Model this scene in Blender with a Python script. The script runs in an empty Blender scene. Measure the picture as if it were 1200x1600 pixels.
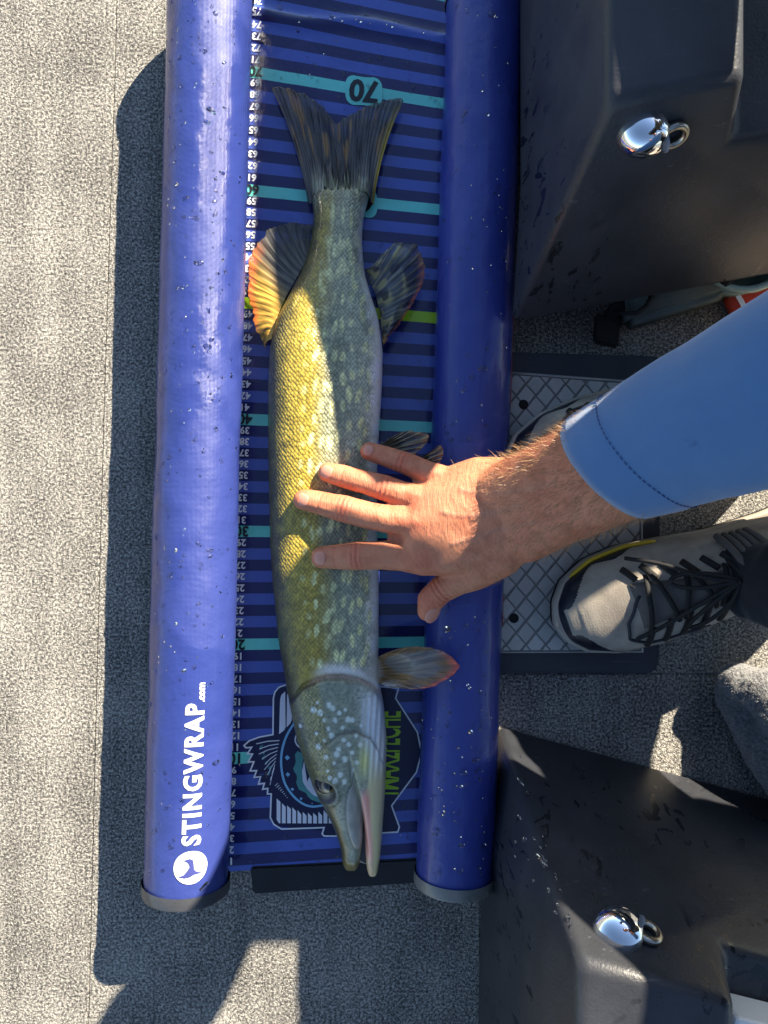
import bpy, bmesh, math, random
import numpy as np
from mathutils import Vector, Matrix, noise as mnoise

random.seed(7)
rng = np.random.default_rng(7)
scene = bpy.context.scene
col = scene.collection
R = math.radians
PI = math.pi

# ------------------------------------------------------------------ camera
CAM_H = 0.68
cam_d = bpy.data.cameras.new('camera')
cam_d.sensor_fit = 'HORIZONTAL'
cam_d.sensor_width = 36.0
cam_d.lens = 36.0
cam_d.clip_start = 0.01
cam_d.clip_end = 2000.0
cam = bpy.data.objects.new('camera', cam_d)
cam.location = (0, 0, CAM_H)
cam.rotation_euler = (0, 0, 0)
col.objects.link(cam)
scene.camera = cam

# ------------------------------------------------------------------ sky, sun, exposure
SUN = Vector((1.0, 1.36, 1.0)).normalized()
SUN_EL = math.asin(SUN.z)
SUN_AZ = math.atan2(SUN.x, SUN.y)
world = bpy.data.worlds.new('World')
scene.world = world
world.use_nodes = True
wn = world.node_tree.nodes
wl = world.node_tree.links
sky = wn.new('ShaderNodeTexSky')
sky.sky_type = 'NISHITA'
sky.sun_disc = False
sky.sun_elevation = SUN_EL
sky.sun_rotation = SUN_AZ
sky.air_density = 1.0
sky.dust_density = 0.2
sky.ozone_density = 1.3
wl.new(sky.outputs[0], wn['Background'].inputs[0])
wn['Background'].inputs[1].default_value = 0.058
sun_d = bpy.data.lights.new('sun', 'SUN')
sun_d.energy = 5.0
sun_d.angle = R(0.5)
sun_d.color = (1.0, 0.88, 0.70)
sun = bpy.data.objects.new('sun', sun_d)
sun.rotation_euler = SUN.to_track_quat('Z', 'Y').to_euler()
sun.location = SUN * 5
col.objects.link(sun)
scene.view_settings.view_transform = 'Standard'
scene.view_settings.look = 'None'
scene.view_settings.gamma = 1.0
scene.view_settings.use_curve_mapping = False
scene.view_settings.exposure = 1.95

# ------------------------------------------------------------------ helpers
def W(px, py, z=0.0):
    d = (CAM_H - z) / 1200.0
    return Vector(((px - 600.0) * d, (800.0 - py) * d, z))

def tag(o, label=None, cat=None, group=None, kind=None):
    if label: o['label'] = label
    if cat: o['category'] = cat
    if group: o['group'] = group
    if kind: o['kind'] = kind
    return o

def empty(name, loc=(0, 0, 0), parent=None):
    o = bpy.data.objects.new(name, None)
    o.empty_display_size = 0.05
    o.location = loc
    col.objects.link(o)
    if parent: o.parent = parent
    return o

def link(name, me, mats=None, parent=None, smooth=True):
    if mats is not None:
        if not isinstance(mats, (list, tuple)): mats = [mats]
        for m in mats: me.materials.append(m)
    if smooth:
        me.polygons.foreach_set('use_smooth', [True] * len(me.polygons))
    o = bpy.data.objects.new(name, me)
    col.objects.link(o)
    if parent:
        o.parent = parent
        o.matrix_parent_inverse = Matrix.Translation(parent.location).inverted() if parent.type == 'EMPTY' and parent.parent is None else Matrix()
    return o

def mesh(name, verts, faces, mats=None, parent=None, smooth=True):
    me = bpy.data.meshes.new(name)
    me.from_pydata([tuple(v) for v in verts], [], faces)
    me.update()
    return link(name, me, mats, parent, smooth)

def bm_obj(name, bm, mats=None, parent=None, smooth=True, auto=None):
    me = bpy.data.meshes.new(name)
    bm.normal_update()
    bm.to_mesh(me)
    bm.free()
    o = link(name, me, mats, parent, smooth)
    return o

def sharp(o, ang=35):
    """mark edges sharper than ang as sharp so flat faces stay crisp"""
    me = o.data
    bm = bmesh.new(); bm.from_mesh(me)
    for e in bm.edges:
        if len(e.link_faces) == 2 and e.calc_face_angle() > R(ang):
            e.smooth = False
    bm.to_mesh(me); bm.free()
    return o

def eval_mesh(o):
    dg = bpy.context.evaluated_depsgraph_get()
    dg.update()
    return bpy.data.meshes.new_from_object(o.evaluated_get(dg))

def vnoise(x, y, seed=0):
    """vectorised value noise, 0..1"""
    x = np.asarray(x, float); y = np.asarray(y, float)
    xi = np.floor(x).astype(np.int64); yi = np.floor(y).astype(np.int64)
    fx = x - xi; fy = y - yi
    fx = fx * fx * (3 - 2 * fx); fy = fy * fy * (3 - 2 * fy)
    def h(a, b):
        n = (a * 374761393 + b * 668265263 + seed * 974711) & 0xffffffff
        n = ((n ^ (n >> 13)) * 1274126177) & 0xffffffff
        n = n ^ (n >> 16)
        return (n & 0xffff) / 65535.0
    return (h(xi, yi) * (1 - fx) + h(xi + 1, yi) * fx) * (1 - fy) + (h(xi, yi + 1) * (1 - fx) + h(xi + 1, yi + 1) * fx) * fy

def sstep(a, b, x):
    t = np.clip((x - a) / (b - a), 0, 1)
    return t * t * (3 - 2 * t)

def lerp(a, b, t): return a + (b - a) * t

# ------------------------------------------------------------------ material helper
class Mat:
    def __init__(s, name, base=(.5, .5, .5), rough=.5, spec=.5, metal=0, coat=0, coat_rough=.1, trans=0, ior=1.45, sss=0):
        s.m = bpy.data.materials.new(name)
        s.m.use_nodes = True
        s.nt = s.m.node_tree
        s.b = s.nt.nodes['Principled BSDF']
        s.set('Base Color', (*base, 1)); s.set('Roughness', rough); s.set('Specular IOR Level', spec)
        s.set('Metallic', metal); s.set('Coat Weight', coat); s.set('Coat Roughness', coat_rough)
        s.set('Transmission Weight', trans); s.set('IOR', ior)
        if sss:
            s.set('Subsurface Weight', sss); s.set('Subsurface Radius', (1.0, .35, .2)); s.set('Subsurface Scale', .004)
    def set(s, k, v):
        if isinstance(v, bpy.types.NodeSocket): s.nt.links.new(v, s.b.inputs[k])
        else: s.b.inputs[k].default_value = v
    def n(s, t, **kw):
        nd = s.nt.nodes.new(t)
        for k, v in kw.items():
            if k.startswith('i_'):
                key = k[2:]
                key = int(key) if key.isdigit() else key.replace('_', ' ')
                if isinstance(v, bpy.types.NodeSocket): s.nt.links.new(v, nd.inputs[key])
                else: nd.inputs[key].default_value = v
            else: setattr(nd, k, v)
        return nd
    def math(s, op, a, b=0.0, c=0.0, clamp=False):
        nd = s.nt.nodes.new('ShaderNodeMath'); nd.operation = op; nd.use_clamp = clamp
        for i, v in enumerate((a, b, c)):
            if isinstance(v, bpy.types.NodeSocket): s.nt.links.new(v, nd.inputs[i])
            else: nd.inputs[i].default_value = v
        return nd.outputs[0]
    def coord(s, scale=(1, 1, 1), which='Object', rot=(0, 0, 0)):
        tc = s.n('ShaderNodeTexCoord'); mp = s.n('ShaderNodeMapping')
        mp.inputs['Scale'].default_value = scale
        mp.inputs['Rotation'].default_value = rot
        s.nt.links.new(tc.outputs[which], mp.inputs['Vector'])
        return mp.outputs[0]
    def noise(s, vec, scale, detail=2.0, rough=.5, dist=0.0):
        nd = s.n('ShaderNodeTexNoise', i_Scale=scale, i_Detail=detail, i_Roughness=rough, i_Distortion=dist)
        s.nt.links.new(vec, nd.inputs['Vector'])
        return nd.outputs[0]
    def voro(s, vec, scale, rnd=1.0, feature='F1', out='Distance'):
        nd = s.n('ShaderNodeTexVoronoi', feature=feature)
        nd.inputs['Scale'].default_value = scale; nd.inputs['Randomness'].default_value = rnd
        s.nt.links.new(vec, nd.inputs['Vector'])
        return nd.outputs[out]
    def ramp(s, fac, stops, interp='LINEAR'):
        nd = s.n('ShaderNodeValToRGB')
        cr = nd.color_ramp; cr.interpolation = interp
        while len(cr.elements) < len(stops): cr.elements.new(.5)
        for e, (p, c) in zip(cr.elements, stops):
            e.position = p
            e.color = (*c, 1) if hasattr(c, '__len__') else (c, c, c, 1)
        s.nt.links.new(fac, nd.inputs[0])
        return nd.outputs[0]
    def mix(s, fac, a, b, blend='MIX'):
        nd = s.n('ShaderNodeMix', data_type='RGBA', blend_type=blend)
        for k, v in ((0, fac), (6, a), (7, b)):
            if isinstance(v, bpy.types.NodeSocket): s.nt.links.new(v, nd.inputs[k])
            else: nd.inputs[k].default_value = v if k == 0 else (*v, 1) if len(v) == 3 else v
        return nd.outputs[2]
    def bump(s, h, strength=.5, dist=.001, normal=None):
        nd = s.n('ShaderNodeBump'); nd.inputs['Strength'].default_value = strength; nd.inputs['Distance'].default_value = dist
        s.nt.links.new(h, nd.inputs['Height'])
        if normal is not None: s.nt.links.new(normal, nd.inputs['Normal'])
        s.set('Normal', nd.outputs[0])
        return nd.outputs[0]

# ------------------------------------------------------------------ materials
def carpet_mat(name, dark, mid, light):
    a = Mat(name, rough=.95, spec=.1)
    v = a.coord()
    n1 = a.noise(v, 430, 3, .7)
    n2 = a.noise(v, 950, 2, .6)
    big = a.noise(v, 14, 3, .55)
    f = a.math('ADD', a.math('MULTIPLY', n1, .6), a.math('MULTIPLY', n2, .4))
    rib = a.noise(a.coord((60, 2.2, 1)), 1.0, 2, .5)
    f = a.math('ADD', f, a.math('MULTIPLY', a.math('SUBTRACT', big, .5), .13))
    f = a.math('ADD', f, a.math('MULTIPLY', a.math('SUBTRACT', rib, .5), .07))
    fleck = a.ramp(a.voro(v, 95), [(.035, 1), (.06, 0)])
    f = a.math('ADD', f, a.math('MULTIPLY', fleck, .10))
    c = a.ramp(f, [(.41, dark), (.50, mid), (.60, light)])
    a.set('Base Color', c)
    a.bump(f, .85, .0040)
    return a.m
M_carpet = carpet_mat('grey_speckled_carpet', (.048, .047, .046), (.190, .184, .172), (.49, .47, .42))
M_base = Mat('dark_deck_underlay', (.012, .012, .014), .9).m

def vinyl(name, base, rough=.3, weave=True, coat=.25):
    a = Mat(name, base, rough, .5, coat=coat, coat_rough=.12)
    v = a.coord()
    wet = a.ramp(a.noise(v, 9, 3, .5, .4), [(.47, 0), (.52, 1)])
    a.set('Roughness', a.math('SUBTRACT', rough + .08, a.math('MULTIPLY', wet, .2)))
    a.set('Base Color', a.mix(wet, tuple(min(1, b * 1.03 + .002) for b in base), tuple(b * .95 for b in base)))
    h = a.noise(v, 60, 3, .5)
    if weave:
        w1 = a.n('ShaderNodeTexWave', wave_type='BANDS', bands_direction='Y', i_Scale=330.0); a.nt.links.new(v, w1.inputs['Vector'])
        w2 = a.n('ShaderNodeTexWave', wave_type='BANDS', bands_direction='X', i_Scale=330.0); a.nt.links.new(v, w2.inputs['Vector'])
        ww = a.math('MULTIPLY', w1.outputs[1], w2.outputs[1])
        nb = a.bump(h, .25, .004)
        a.bump(ww, .35, .0005, nb)
    else:
        a.bump(h, .22, .004)
    return a.m
M_roll = vinyl('royal_blue_vinyl', (.027, .044, .205), .33)
M_roll_r = vinyl('deep_blue_vinyl', (.030, .046, .25), .28)
M_navy = vinyl('navy_print', (.012, .015, .105), .26, False)
M_mid = vinyl('mid_blue_print', (.065, .110, .43), .26, False)
M_turq = vinyl('turquoise_print', (.15, .68, .58), .3, False)
M_lime = vinyl('lime_print', (.42, .68, .01), .3, False)
M_white = Mat('white_print', (.75, .77, .82), .35).m
M_black = Mat('black_print', (.012, .014, .02), .35).m
M_sky = Mat('light_blue_print', (.22, .50, .72), .35).m
M_tealp = Mat('teal_print', (.08, .30, .28), .35).m
M_ink = Mat('ink_navy_print', (.007, .008, .05), .3).m
M_raylogo = Mat('slate_blue_print', (.05, .06, .22), .35).m
M_lprint = Mat('lime_letter_print', (.36, .60, .02), .35).m
def plastic(name, base, rough, bumpd=.0006, scale=500, wet=False):
    a = Mat(name, base, rough, .5)
    v = a.coord()
    h = a.noise(v, scale, 2, .6)
    mott = a.noise(v, 25, 4, .6)
    c = a.mix(a.ramp(mott, [(.35, 0), (.7, 1)]), tuple(b * .8 for b in base), tuple(b * 1.2 for b in base))
    r = a.math('ADD', rough - .08, a.math('MULTIPLY', mott, .16))
    if wet:
        v2 = a.coord((1.0, 1.0, .42), rot=(.35, .5, .3))
        sp = a.ramp(a.noise(v2, 75, 3, .55, 1.2), [(.60, 0), (.63, 1)])
        msk = a.ramp(a.noise(v, 7, 2, .5), [(.46, 0), (.60, 1)])
        w = a.math('MULTIPLY', sp, msk)
        c = a.mix(w, c, tuple(b * .35 for b in base))
        r = a.math('SUBTRACT', r, a.math('MULTIPLY', w, rough - .12))
    scr = a.ramp(a.noise(a.coord((1, 14, 5), rot=(.3, .2, .7)), 38, 1, .5), [(.735, 0), (.75, 1)])
    c = a.mix(a.math('MULTIPLY', scr, .25), c, (.14, .14, .15))
    a.set('Base Color', c); a.set('Roughness', r)
    a.bump(a.math('ADD', h, a.math('MULTIPLY', a.noise(v, 160, 2), .6)), .38, bumpd)
    return a.m
M_console = plastic('black_moulded_plastic', (.033, .035, .042), .42, wet=True)
M_console2 = plastic('black_wet_plastic', (.029, .031, .037), .40, wet=True)
M_rubber = plastic('dark_rubber', (.03, .034, .044), .55)
M_blackrub = plastic('black_wet_rubber', (.010, .010, .012), .25, wet=True)
M_tread = plastic('grey_tread_plastic', (.50, .49, .45), .55, .0004, 700)
M_groove = plastic('tread_groove', (.21, .21, .20), .7)
M_hole = Mat('dark_hole', (.008, .008, .008), .8).m
M_chrome = Mat('chrome', (.85, .86, .88), .06, .5, metal=1).m
M_steel = Mat('dull_steel', (.42, .39, .33), .28, .5, metal=1).m
M_window = Mat('grey_badge_insert', (.16, .17, .20), .35).m
M_cap = plastic('grey_end_cap', (.055, .058, .065), .3)
M_capr = plastic('silver_end_cap', (.16, .16, .15), .28)
M_redline = Mat('red_line', (.30, .03, .05), .5).m
M_water = Mat('water_drop', (1, 1, 1), .10, .5, trans=1, ior=1.33).m

# ------------------------------------------------------------------ geometry helpers
def ribbon_bm(bm, pts, w, z, closed=False, mi=0, zf=None):
    """flat stroke of width w (metres) along 2D world points"""
    pts = [Vector((p[0], p[1])) for p in pts]
    n = len(pts)
    L, Rr = [], []
    for i, p in enumerate(pts):
        a = pts[i - 1] if (i > 0 or closed) else p
        b = pts[(i + 1) % n] if (i < n - 1 or closed) else p
        d1 = (p - a).normalized() if (p - a).length > 1e-9 else None
        d2 = (b - p).normalized() if (b - p).length > 1e-9 else None
        d1 = d1 or d2; d2 = d2 or d1
        t = (d1 + d2)
        t = t.normalized() if t.length > 1e-6 else d1
        nrm = Vector((-t.y, t.x))
        k = 1.0 / max(.45, abs(nrm.dot(Vector((-d1.y, d1.x)))))
        L.append(p + nrm * w * .5 * k); Rr.append(p - nrm * w * .5 * k)
    zz = (lambda p: zf(p.x, p.y) + z) if zf else (lambda p: z)
    vl = [bm.verts.new((p.x, p.y, zz(p))) for p in L]
    vr = [bm.verts.new((p.x, p.y, zz(p))) for p in Rr]
    for i in range(n if closed else n - 1):
        j = (i + 1) % n
        f = bm.faces.new((vr[i], vr[j], vl[j], vl[i])); f.material_index = mi

def poly_bm(bm, pts, z, mi=0, zf=None):
    zz = (lambda x, y: zf(x, y) + z) if zf else (lambda x, y: z)
    vs = [bm.verts.new((p[0], p[1], zz(p[0], p[1]))) for p in pts]
    f = bm.faces.new(vs)
    f.normal_update()
    if f.normal.z < 0: f.normal_flip()
    f.material_index = mi
    return f

def chaikin(pts, n=2, closed=False):
    pts = [Vector(p) for p in pts]
    for _ in range(n):
        out = [] if closed else [pts[0]]
        m = len(pts)
        for i in range(m if closed else m - 1):
            a, b = pts[i], pts[(i + 1) % m]
            out += [a * .75 + b * .25, a * .25 + b * .75]
        if not closed: out.append(pts[-1])
        pts = out
    return pts

_txt = {}
def text2d(s, bold=0.0, spacing=1.0):
    """outline text as triangulated 2D mesh: (verts, faces), height of caps about .7"""
    key = (s, bold, spacing)
    if key in _txt: return _txt[key]
    cu = bpy.data.curves.new('lettering', 'FONT')
    cu.body = s; cu.offset = bold; cu.space_character = spacing; cu.resolution_u = 3
    o = bpy.data.objects.new('lettering', cu)
    col.objects.link(o)
    me = eval_mesh(o)
    vs = np.array([v.co[:2] for v in me.vertices]); fs = [tuple(p.vertices) for p in me.polygons]
    bpy.data.objects.remove(o); bpy.data.curves.remove(cu); bpy.data.meshes.remove(me)
    _txt[key] = (vs, fs)
    return _txt[key]

def tube_bm(bm, pts, r, seg=8, cap=True, mi=0, squash=None):
    pts = [Vector(p) for p in pts]
    rs = r if hasattr(r, '__len__') else [r] * len(pts)
    rings = []
    up = Vector((0, 0, 1))
    for i, p in enumerate(pts):
        t = (pts[min(i + 1, len(pts) - 1)] - pts[max(i - 1, 0)]).normalized()
        a = t.cross(up)
        if a.length < 1e-3: a = t.cross(Vector((1, 0, 0)))
        a.normalize(); b = a.cross(t).normalized()
        ring = []
        for k in range(seg):
            an = 2 * PI * k / seg
            q = a * math.cos(an) * rs[i] + b * math.sin(an) * rs[i] * (squash or 1)
            ring.append(bm.verts.new(p + q))
        rings.append(ring)
    for i in range(len(rings) - 1):
        for k in range(seg):
            f = bm.faces.new((rings[i][k], rings[i][(k + 1) % seg], rings[i + 1][(k + 1) % seg], rings[i + 1][k]))
            f.material_index = mi; f.smooth = True
    if cap:
        f = bm.faces.new(rings[0][::-1]); f.material_index = mi
        f = bm.faces.new(rings[-1]); f.material_index = mi
    return rings

def box_bm(bm, mn, mx, bevel=0.0, seg=2):
    r = bmesh.ops.create_cube(bm, size=1.0)
    c = (Vector(mn) + Vector(mx)) / 2; s = Vector(mx) - Vector(mn)
    for v in r['verts']: v.co = Vector((v.co.x * s.x, v.co.y * s.y, v.co.z * s.z)) + c
    if bevel:
        es = list({e for v in r['verts'] for e in v.link_edges})
        bmesh.ops.bevel(bm, geom=es, offset=bevel, segments=seg, affect='EDGES', profile=.5)
    return r

def hull_chain_bm(bm, chain, sub=2):
    """convex hulls of successive spheres (point, radius)"""
    for a, b in zip(chain[:-1], chain[1:]): hull_bm(bm, [a, b], sub)

def hull_bm(bm, balls, sub=2):
    tmp = bmesh.new()
    for p, r in balls:
        g = bmesh.ops.create_icosphere(tmp, subdivisions=sub, radius=r)
        for v in g['verts']: v.co += Vector(p)
    h = bmesh.ops.convex_hull(tmp, input=tmp.verts)
    junk = [e for e in h['geom_interior'] if isinstance(e, bmesh.types.BMVert)]
    bmesh.ops.delete(tmp, geom=junk, context='VERTS')
    me = bpy.data.meshes.new('tmp'); tmp.to_mesh(me); tmp.free()
    bm.from_mesh(me); bpy.data.meshes.remove(me)

def fuse(bm, voxel, smooth_it=4, factor=.5):
    """voxel-fuse overlapping closed shapes to one continuous skin; returns a mesh"""
    me = bpy.data.meshes.new('fuse'); bm.to_mesh(me); bm.free()
    o = bpy.data.objects.new('fuse', me); col.objects.link(o)
    m = o.modifiers.new('r', 'REMESH'); m.mode = 'VOXEL'; m.voxel_size = voxel; m.use_smooth_shade = True
    s = o.modifiers.new('s', 'SMOOTH'); s.iterations = smooth_it; s.factor = factor
    out = eval_mesh(o)
    bpy.data.objects.remove(o); bpy.data.meshes.remove(me)
    return out

def push(me, f, zmin=None):
    """displace along normals that are read once"""
    nrm = [v.normal.copy() for v in me.vertices]
    cs = [v.co.copy() for v in me.vertices]
    out = []
    for c, n in zip(cs, nrm):
        p = c + n * f(c)
        if zmin is not None and p.z < zmin: p.z = zmin
        out += [p.x, p.y, p.z]
    me.vertices.foreach_set('co', out); me.update()

# ------------------------------------------------------------------ setting: water, deck
water_m = Mat('lake_water', (.012, .03, .035), .08, .5)
water_m.bump(water_m.noise(water_m.coord(), 3.0, 4, .6), .4, .1)
bm = bmesh.new()
poly_bm(bm, [(-400, -400), (400, -400), (400, 400), (-400, 400)], -.55)
tag(bm_obj('lake_water', bm, water_m.m, smooth=False), 'dark rippled lake water around the boat', None, None, 'structure')

deck = empty('boat_deck')
tag(deck, 'grey speckled carpeted boat deck', None, None, 'structure')
bm = bmesh.new(); box_bm(bm, (-1.05, -1.6, -.35), (1.15, 1.6, -.012))
bm_obj('deck_base', bm, M_base, deck, smooth=False)
def carpet_panel(pts):
    bm = bmesh.new()
    f = poly_bm(bm, pts, 0.0)
    r = bmesh.ops.extrude_face_region(bm, geom=[f])
    top = [e for e in r['geom'] if isinstance(e, bmesh.types.BMVert)]
    bmesh.ops.translate(bm, verts=top, vec=(0, 0, -.008))
    es = [e for e in bm.edges if all(abs(v.co.z) < 1e-6 for v in e.verts)]
    bmesh.ops.bevel(bm, geom=es, offset=.0006, segments=2, affect='EDGES')
    bmesh.ops.recalc_face_normals(bm, faces=bm.faces)
    bm_obj('carpet_panel', bm, M_carpet, deck, smooth=False)
s0 = W(186, -300); s1 = W(183, 0); s2 = W(166, 500); s3 = W(152, 1000); s4 = W(138, 1600); s5 = W(128, 2000)
seam = [s0, s1, s2, s3, s4, s5]
seam = [Vector((s.x, s.y)) for s in chaikin([Vector((p.x, p.y, 0)) for p in seam], 1)]
g = .0002
top_y, bot_y = 1.6, -1.6
sx_top = seam[0].x + .03; sx_bot = seam[-1].x - .03
carpet_panel([(-1.05, top_y), (-1.05, bot_y), (sx_bot - g, bot_y)] + [(p.x - g, p.y) for p in reversed(seam)] + [(sx_top - g, top_y)])
seam_y = W(1100, 1053).y
carpet_panel([(sx_top + g, top_y)] + [(p.x + g, p.y) for p in seam] + [(sx_bot + g, bot_y), (.085 - g, bot_y), (.085 - g, seam_y), (.085, seam_y + g), (1.15, seam_y + g), (1.15, top_y)])
carpet_panel([(.085 + g, bot_y), (.085 + g, seam_y - g), (1.15, seam_y - g), (1.15, bot_y)])

# ------------------------------------------------------------------ measuring mat
mat_t = empty('measuring_mat', W(500, 760, 0))
tag(mat_t, 'blue fish measuring mat with centimetre ruler and two padded side rolls', 'measuring mat')

_n = [0, 1, 10, 20, 30, 40, 50, 60, 70, 76, 84]
_yl = [1362, 1345, 1185, 1007, 830, 655, 473, 297, 112, 3, -145]
_yr = [1341, 1325, 1172, 1003, 833, 668, 497, 328, 162, 62, -72]
def mat_px(n, s):
    xl = lerp(352, 396, n / 80); xr = lerp(650, 700, n / 80)
    return xl + (xr - xl) * s, np.interp(n, _n, _yl) * (1 - s) + np.interp(n, _n, _yr) * s
def sheet_z(x, y):
    z = .0042 + .0011 * (mnoise.noise(Vector((x * 14, y * 9, 3.3)))) + .0005 * mnoise.noise(Vector((x * 45, y * 30, 1.3)))
    # crease near the top of the sheet
    px = 600 + x * 1200 / CAM_H; py = 800 - y * 1200 / CAM_H
    d = py - (28 + (px - 420) * .12 + 6 * math.sin(px * .03))
    z += .0035 * math.exp(-(d / 9.0) ** 2)
    d2 = py - (1210 + (px - 420) * .35)
    z += .0012 * math.exp(-(d2 / 8.0) ** 2) * (1 if px < 520 else .3)
    return z
def mat_w(n, s):
    px, py = mat_px(n, s)
    p = W(px, py, .004)
    p.z = sheet_z(p.x, p.y)
    return p
rows = []
for k in range(0, 84):
    rows += [k - .5 + j / 3 for j in range(3)]
rows = [r for r in rows if r >= .0 - .0]
rows = [-.12] + rows
ss = [-.18, -.08, 0, .06, .12, .18, .25, .32, .4, .48, .56, .64, .72, .8, .88, .94, 1, 1.08, 1.16]
verts = [mat_w(n, s) for n in rows for s in ss]
faces, mis = [], []
for i in range(len(rows) - 1):
    mid = (rows[i] + rows[i + 1]) / 2
    kband = int(math.floor(mid + .5))
    mi = 1 if kband % 2 == 0 else 0
    if kband % 10 == 0 and kband > 0: mi = 2
    if kband == 50: mi = 3
    for j in range(len(ss) - 1):
        a = i * len(ss) + j
        faces.append((a, a + 1, a + 1 + len(ss), a + len(ss))); mis.append(mi)
sheet = mesh('ruler_sheet', verts, faces, [M_navy, M_mid, M_turq, M_lime], mat_t)
sheet.data.polygons.foreach_set('material_index', mis)
sheet.data.update()

def place_text(bm, s, px, py, cap_px, bold, dz, mi, rot=PI, spacing=1.0):
    """flat print lying on the sheet, centred on a point of it"""
    vs, fs = text2d(s, bold, spacing)
    c = (vs.min(0) + vs.max(0)) / 2
    h = vs[:, 1].max() - vs[:, 1].min()
    k = cap_px / h * CAM_H / 1200
    p = W(px, py, .004)
    cr, sr = math.cos(rot), math.sin(rot)
    bv = []
    for v in vs:
        x, y = (v - c) * k
        X = p.x + x * cr - y * sr; Y = p.y + x * sr + y * cr
        bv.append(bm.verts.new((X, Y, sheet_z(X, Y) + dz)))
    for f in fs:
        try:
            ff = bm.faces.new([bv[i] for i in f]); ff.material_index = mi
        except ValueError: pass

bm = bmesh.new()
for n in range(1, 78):
    px, py = mat_px(n, 0)
    if n == 50: continue
    if n % 10 == 0:
        place_text(bm, str(n), px + 9, py, 17, .035, .0006, 1, PI + R(-4) * (n / 70))
    else:
        place_text(bm, str(n), px + 9, py, 11.5, .03, .0006, 0, PI + R(-4) * (n / 70))
for n in (60, 70):
    s_ = .62
    px, py = mat_px(n, s_)
    px -= 10 if n == 70 else 12
    pill = []
    for t in np.linspace(0, 2 * PI, 40, endpoint=False):
        ex, ey = 29 * math.copysign(abs(math.cos(t)) ** .55, math.cos(t)), 24.5 * math.copysign(abs(math.sin(t)) ** .6, math.sin(t)) * (1 - .10 * math.exp(-(math.cos(t) / .25) ** 2))
        w_ = W(px + ex, py + ey + ex * .10, .004); pill.append((w_.x, w_.y))
    for k_ in range(20):
        a_, b_ = pill[k_], pill[k_ + 1]; c_, d_ = pill[39 - k_], pill[(40 - k_) % 40]
        vs_ = [bm.verts.new((q_[0], q_[1], sheet_z(*q_) + .0006)) for q_ in (a_, b_, c_, d_)]
        try:
            ff = bm.faces.new(vs_); ff.material_index = 2
        except ValueError: pass
    place_text(bm, str(n), px, py, 36, .035, .0009, 1, PI + R(-6))
tag(bm_obj('printed_numerals', bm, [M_white, M_black, M_turq], mat_t, smooth=False), kind='stuff')

# fish badge printed at the foot of the sheet
def B4(x, y): return W(360 + x / 3.75, 1050 + y / 3.75, .004)
bm = bmesh.new()
outl = [(985, 92), (968, 152), (1095, 350), (1120, 470), (1090, 585), (945, 782), (990, 905), (980, 935), (900, 940), (800, 950), (620, 958), (550, 958), (538, 945), (550, 908), (300, 918),
        (255, 890), (235, 850), (240, 712), (218, 712), (220, 680), (190, 685), (200, 650), (165, 655), (178, 610), (140, 615), (155, 575), (118, 575), (138, 525), (105, 525), (130, 480),
        (100, 478), (125, 440), (92, 443), (80, 430), (110, 403), (170, 380), (250, 365), (253, 150), (262, 115), (285, 88), (330, 72), (600, 60)]
op = [B4(*p) for p in outl]
# fill as narrow horizontal strips so that it follows the sheet
def fill_strips(bm, pts, dz, mi, step=.004):
    ys = [p.y for p in pts]
    y0, y1 = min(ys), max(ys)
    n = max(2, int((y1 - y0) / step)); e = 1e-6
    def spans(y):
        xs = []
        for i in range(len(pts)):
            a, b = pts[i], pts[(i + 1) % len(pts)]
            if (a.y > y) != (b.y > y): xs.append(a.x + (y - a.y) / (b.y - a.y) * (b.x - a.x))
        xs.sort(); return xs
    for k in range(n):
        ya = y0 + (y1 - y0) * k / n + e; yb = y0 + (y1 - y0) * (k + 1) / n - e
        A, Bx, Mx = spans(ya), spans(yb), spans((ya + yb) / 2)
        if len(A) != len(Bx): A = Bx = Mx
        for i in range(0, len(A) - 1, 2):
            q = [(A[i], ya), (A[i + 1], ya), (Bx[i + 1], yb), (Bx[i], yb)]
            m = max(1, int((A[i + 1] - A[i]) / .012))
            for j in range(m):
                qa = lerp(A[i], A[i + 1], j / m); qb = lerp(A[i], A[i + 1], (j + 1) / m)
                qc = lerp(Bx[i], Bx[i + 1], (j + 1) / m); qd = lerp(Bx[i], Bx[i + 1], j / m)
                poly_bm(bm, [(qa, ya), (qb, ya), (qc, yb), (qd, yb)], dz, mi, sheet_z)
fill_strips(bm, op, .0003, 0)
wpx = CAM_H / 1200
def stroke(pts, w, dz, mi, closed=False, smooth=0, f=B4):
    q = [f(*p) for p in pts]
    q = [Vector((p.x, p.y, 0)) for p in q]
    if smooth: q = chaikin(q, smooth, closed)
    # resample finely so the stroke follows the sheet
    out = []
    m = len(q)
    for i in range(m if closed else m - 1):
        a, b = q[i], q[(i + 1) % m]
        k = max(1, int((b - a).length / .006))
        out += [a.lerp(b, t / k) for t in range(k)]
    if not closed: out.append(q[-1])
    ribbon_bm(bm, out, w * wpx, dz, closed, mi, sheet_z)
stroke(outl, 2.3, .0007, 1, True)
def bfill(pts, dz, mi): fill_strips(bm, [B4(*p) for p in pts], dz, mi, .003)
bfill([(322, 112), (300, 130), (292, 160), (286, 362), (312, 345), (324, 330)], .0007, 1)
bfill([(333, 110), (330, 322), (352, 300), (360, 290), (362, 108)], .0007, 1)
tops = [738, 765, 779, 790, 806, 817, 822, 822, 815, 806, 800]
for i, tp in enumerate(tops):
    x = 272 + i * 30.5
    bfill([(x, tp), (x, 868 if i == 0 else 884), (x + (14 if i == 0 else 0), 884), (x + 22, 884), (x + 22, tp + 9)], .0007, 1)
stroke([(378, 292), (325, 375), (296, 480), (300, 590), (335, 685), (400, 758), (470, 790), (545, 778)], 3.4, .0007, 2, smooth=2)
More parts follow.
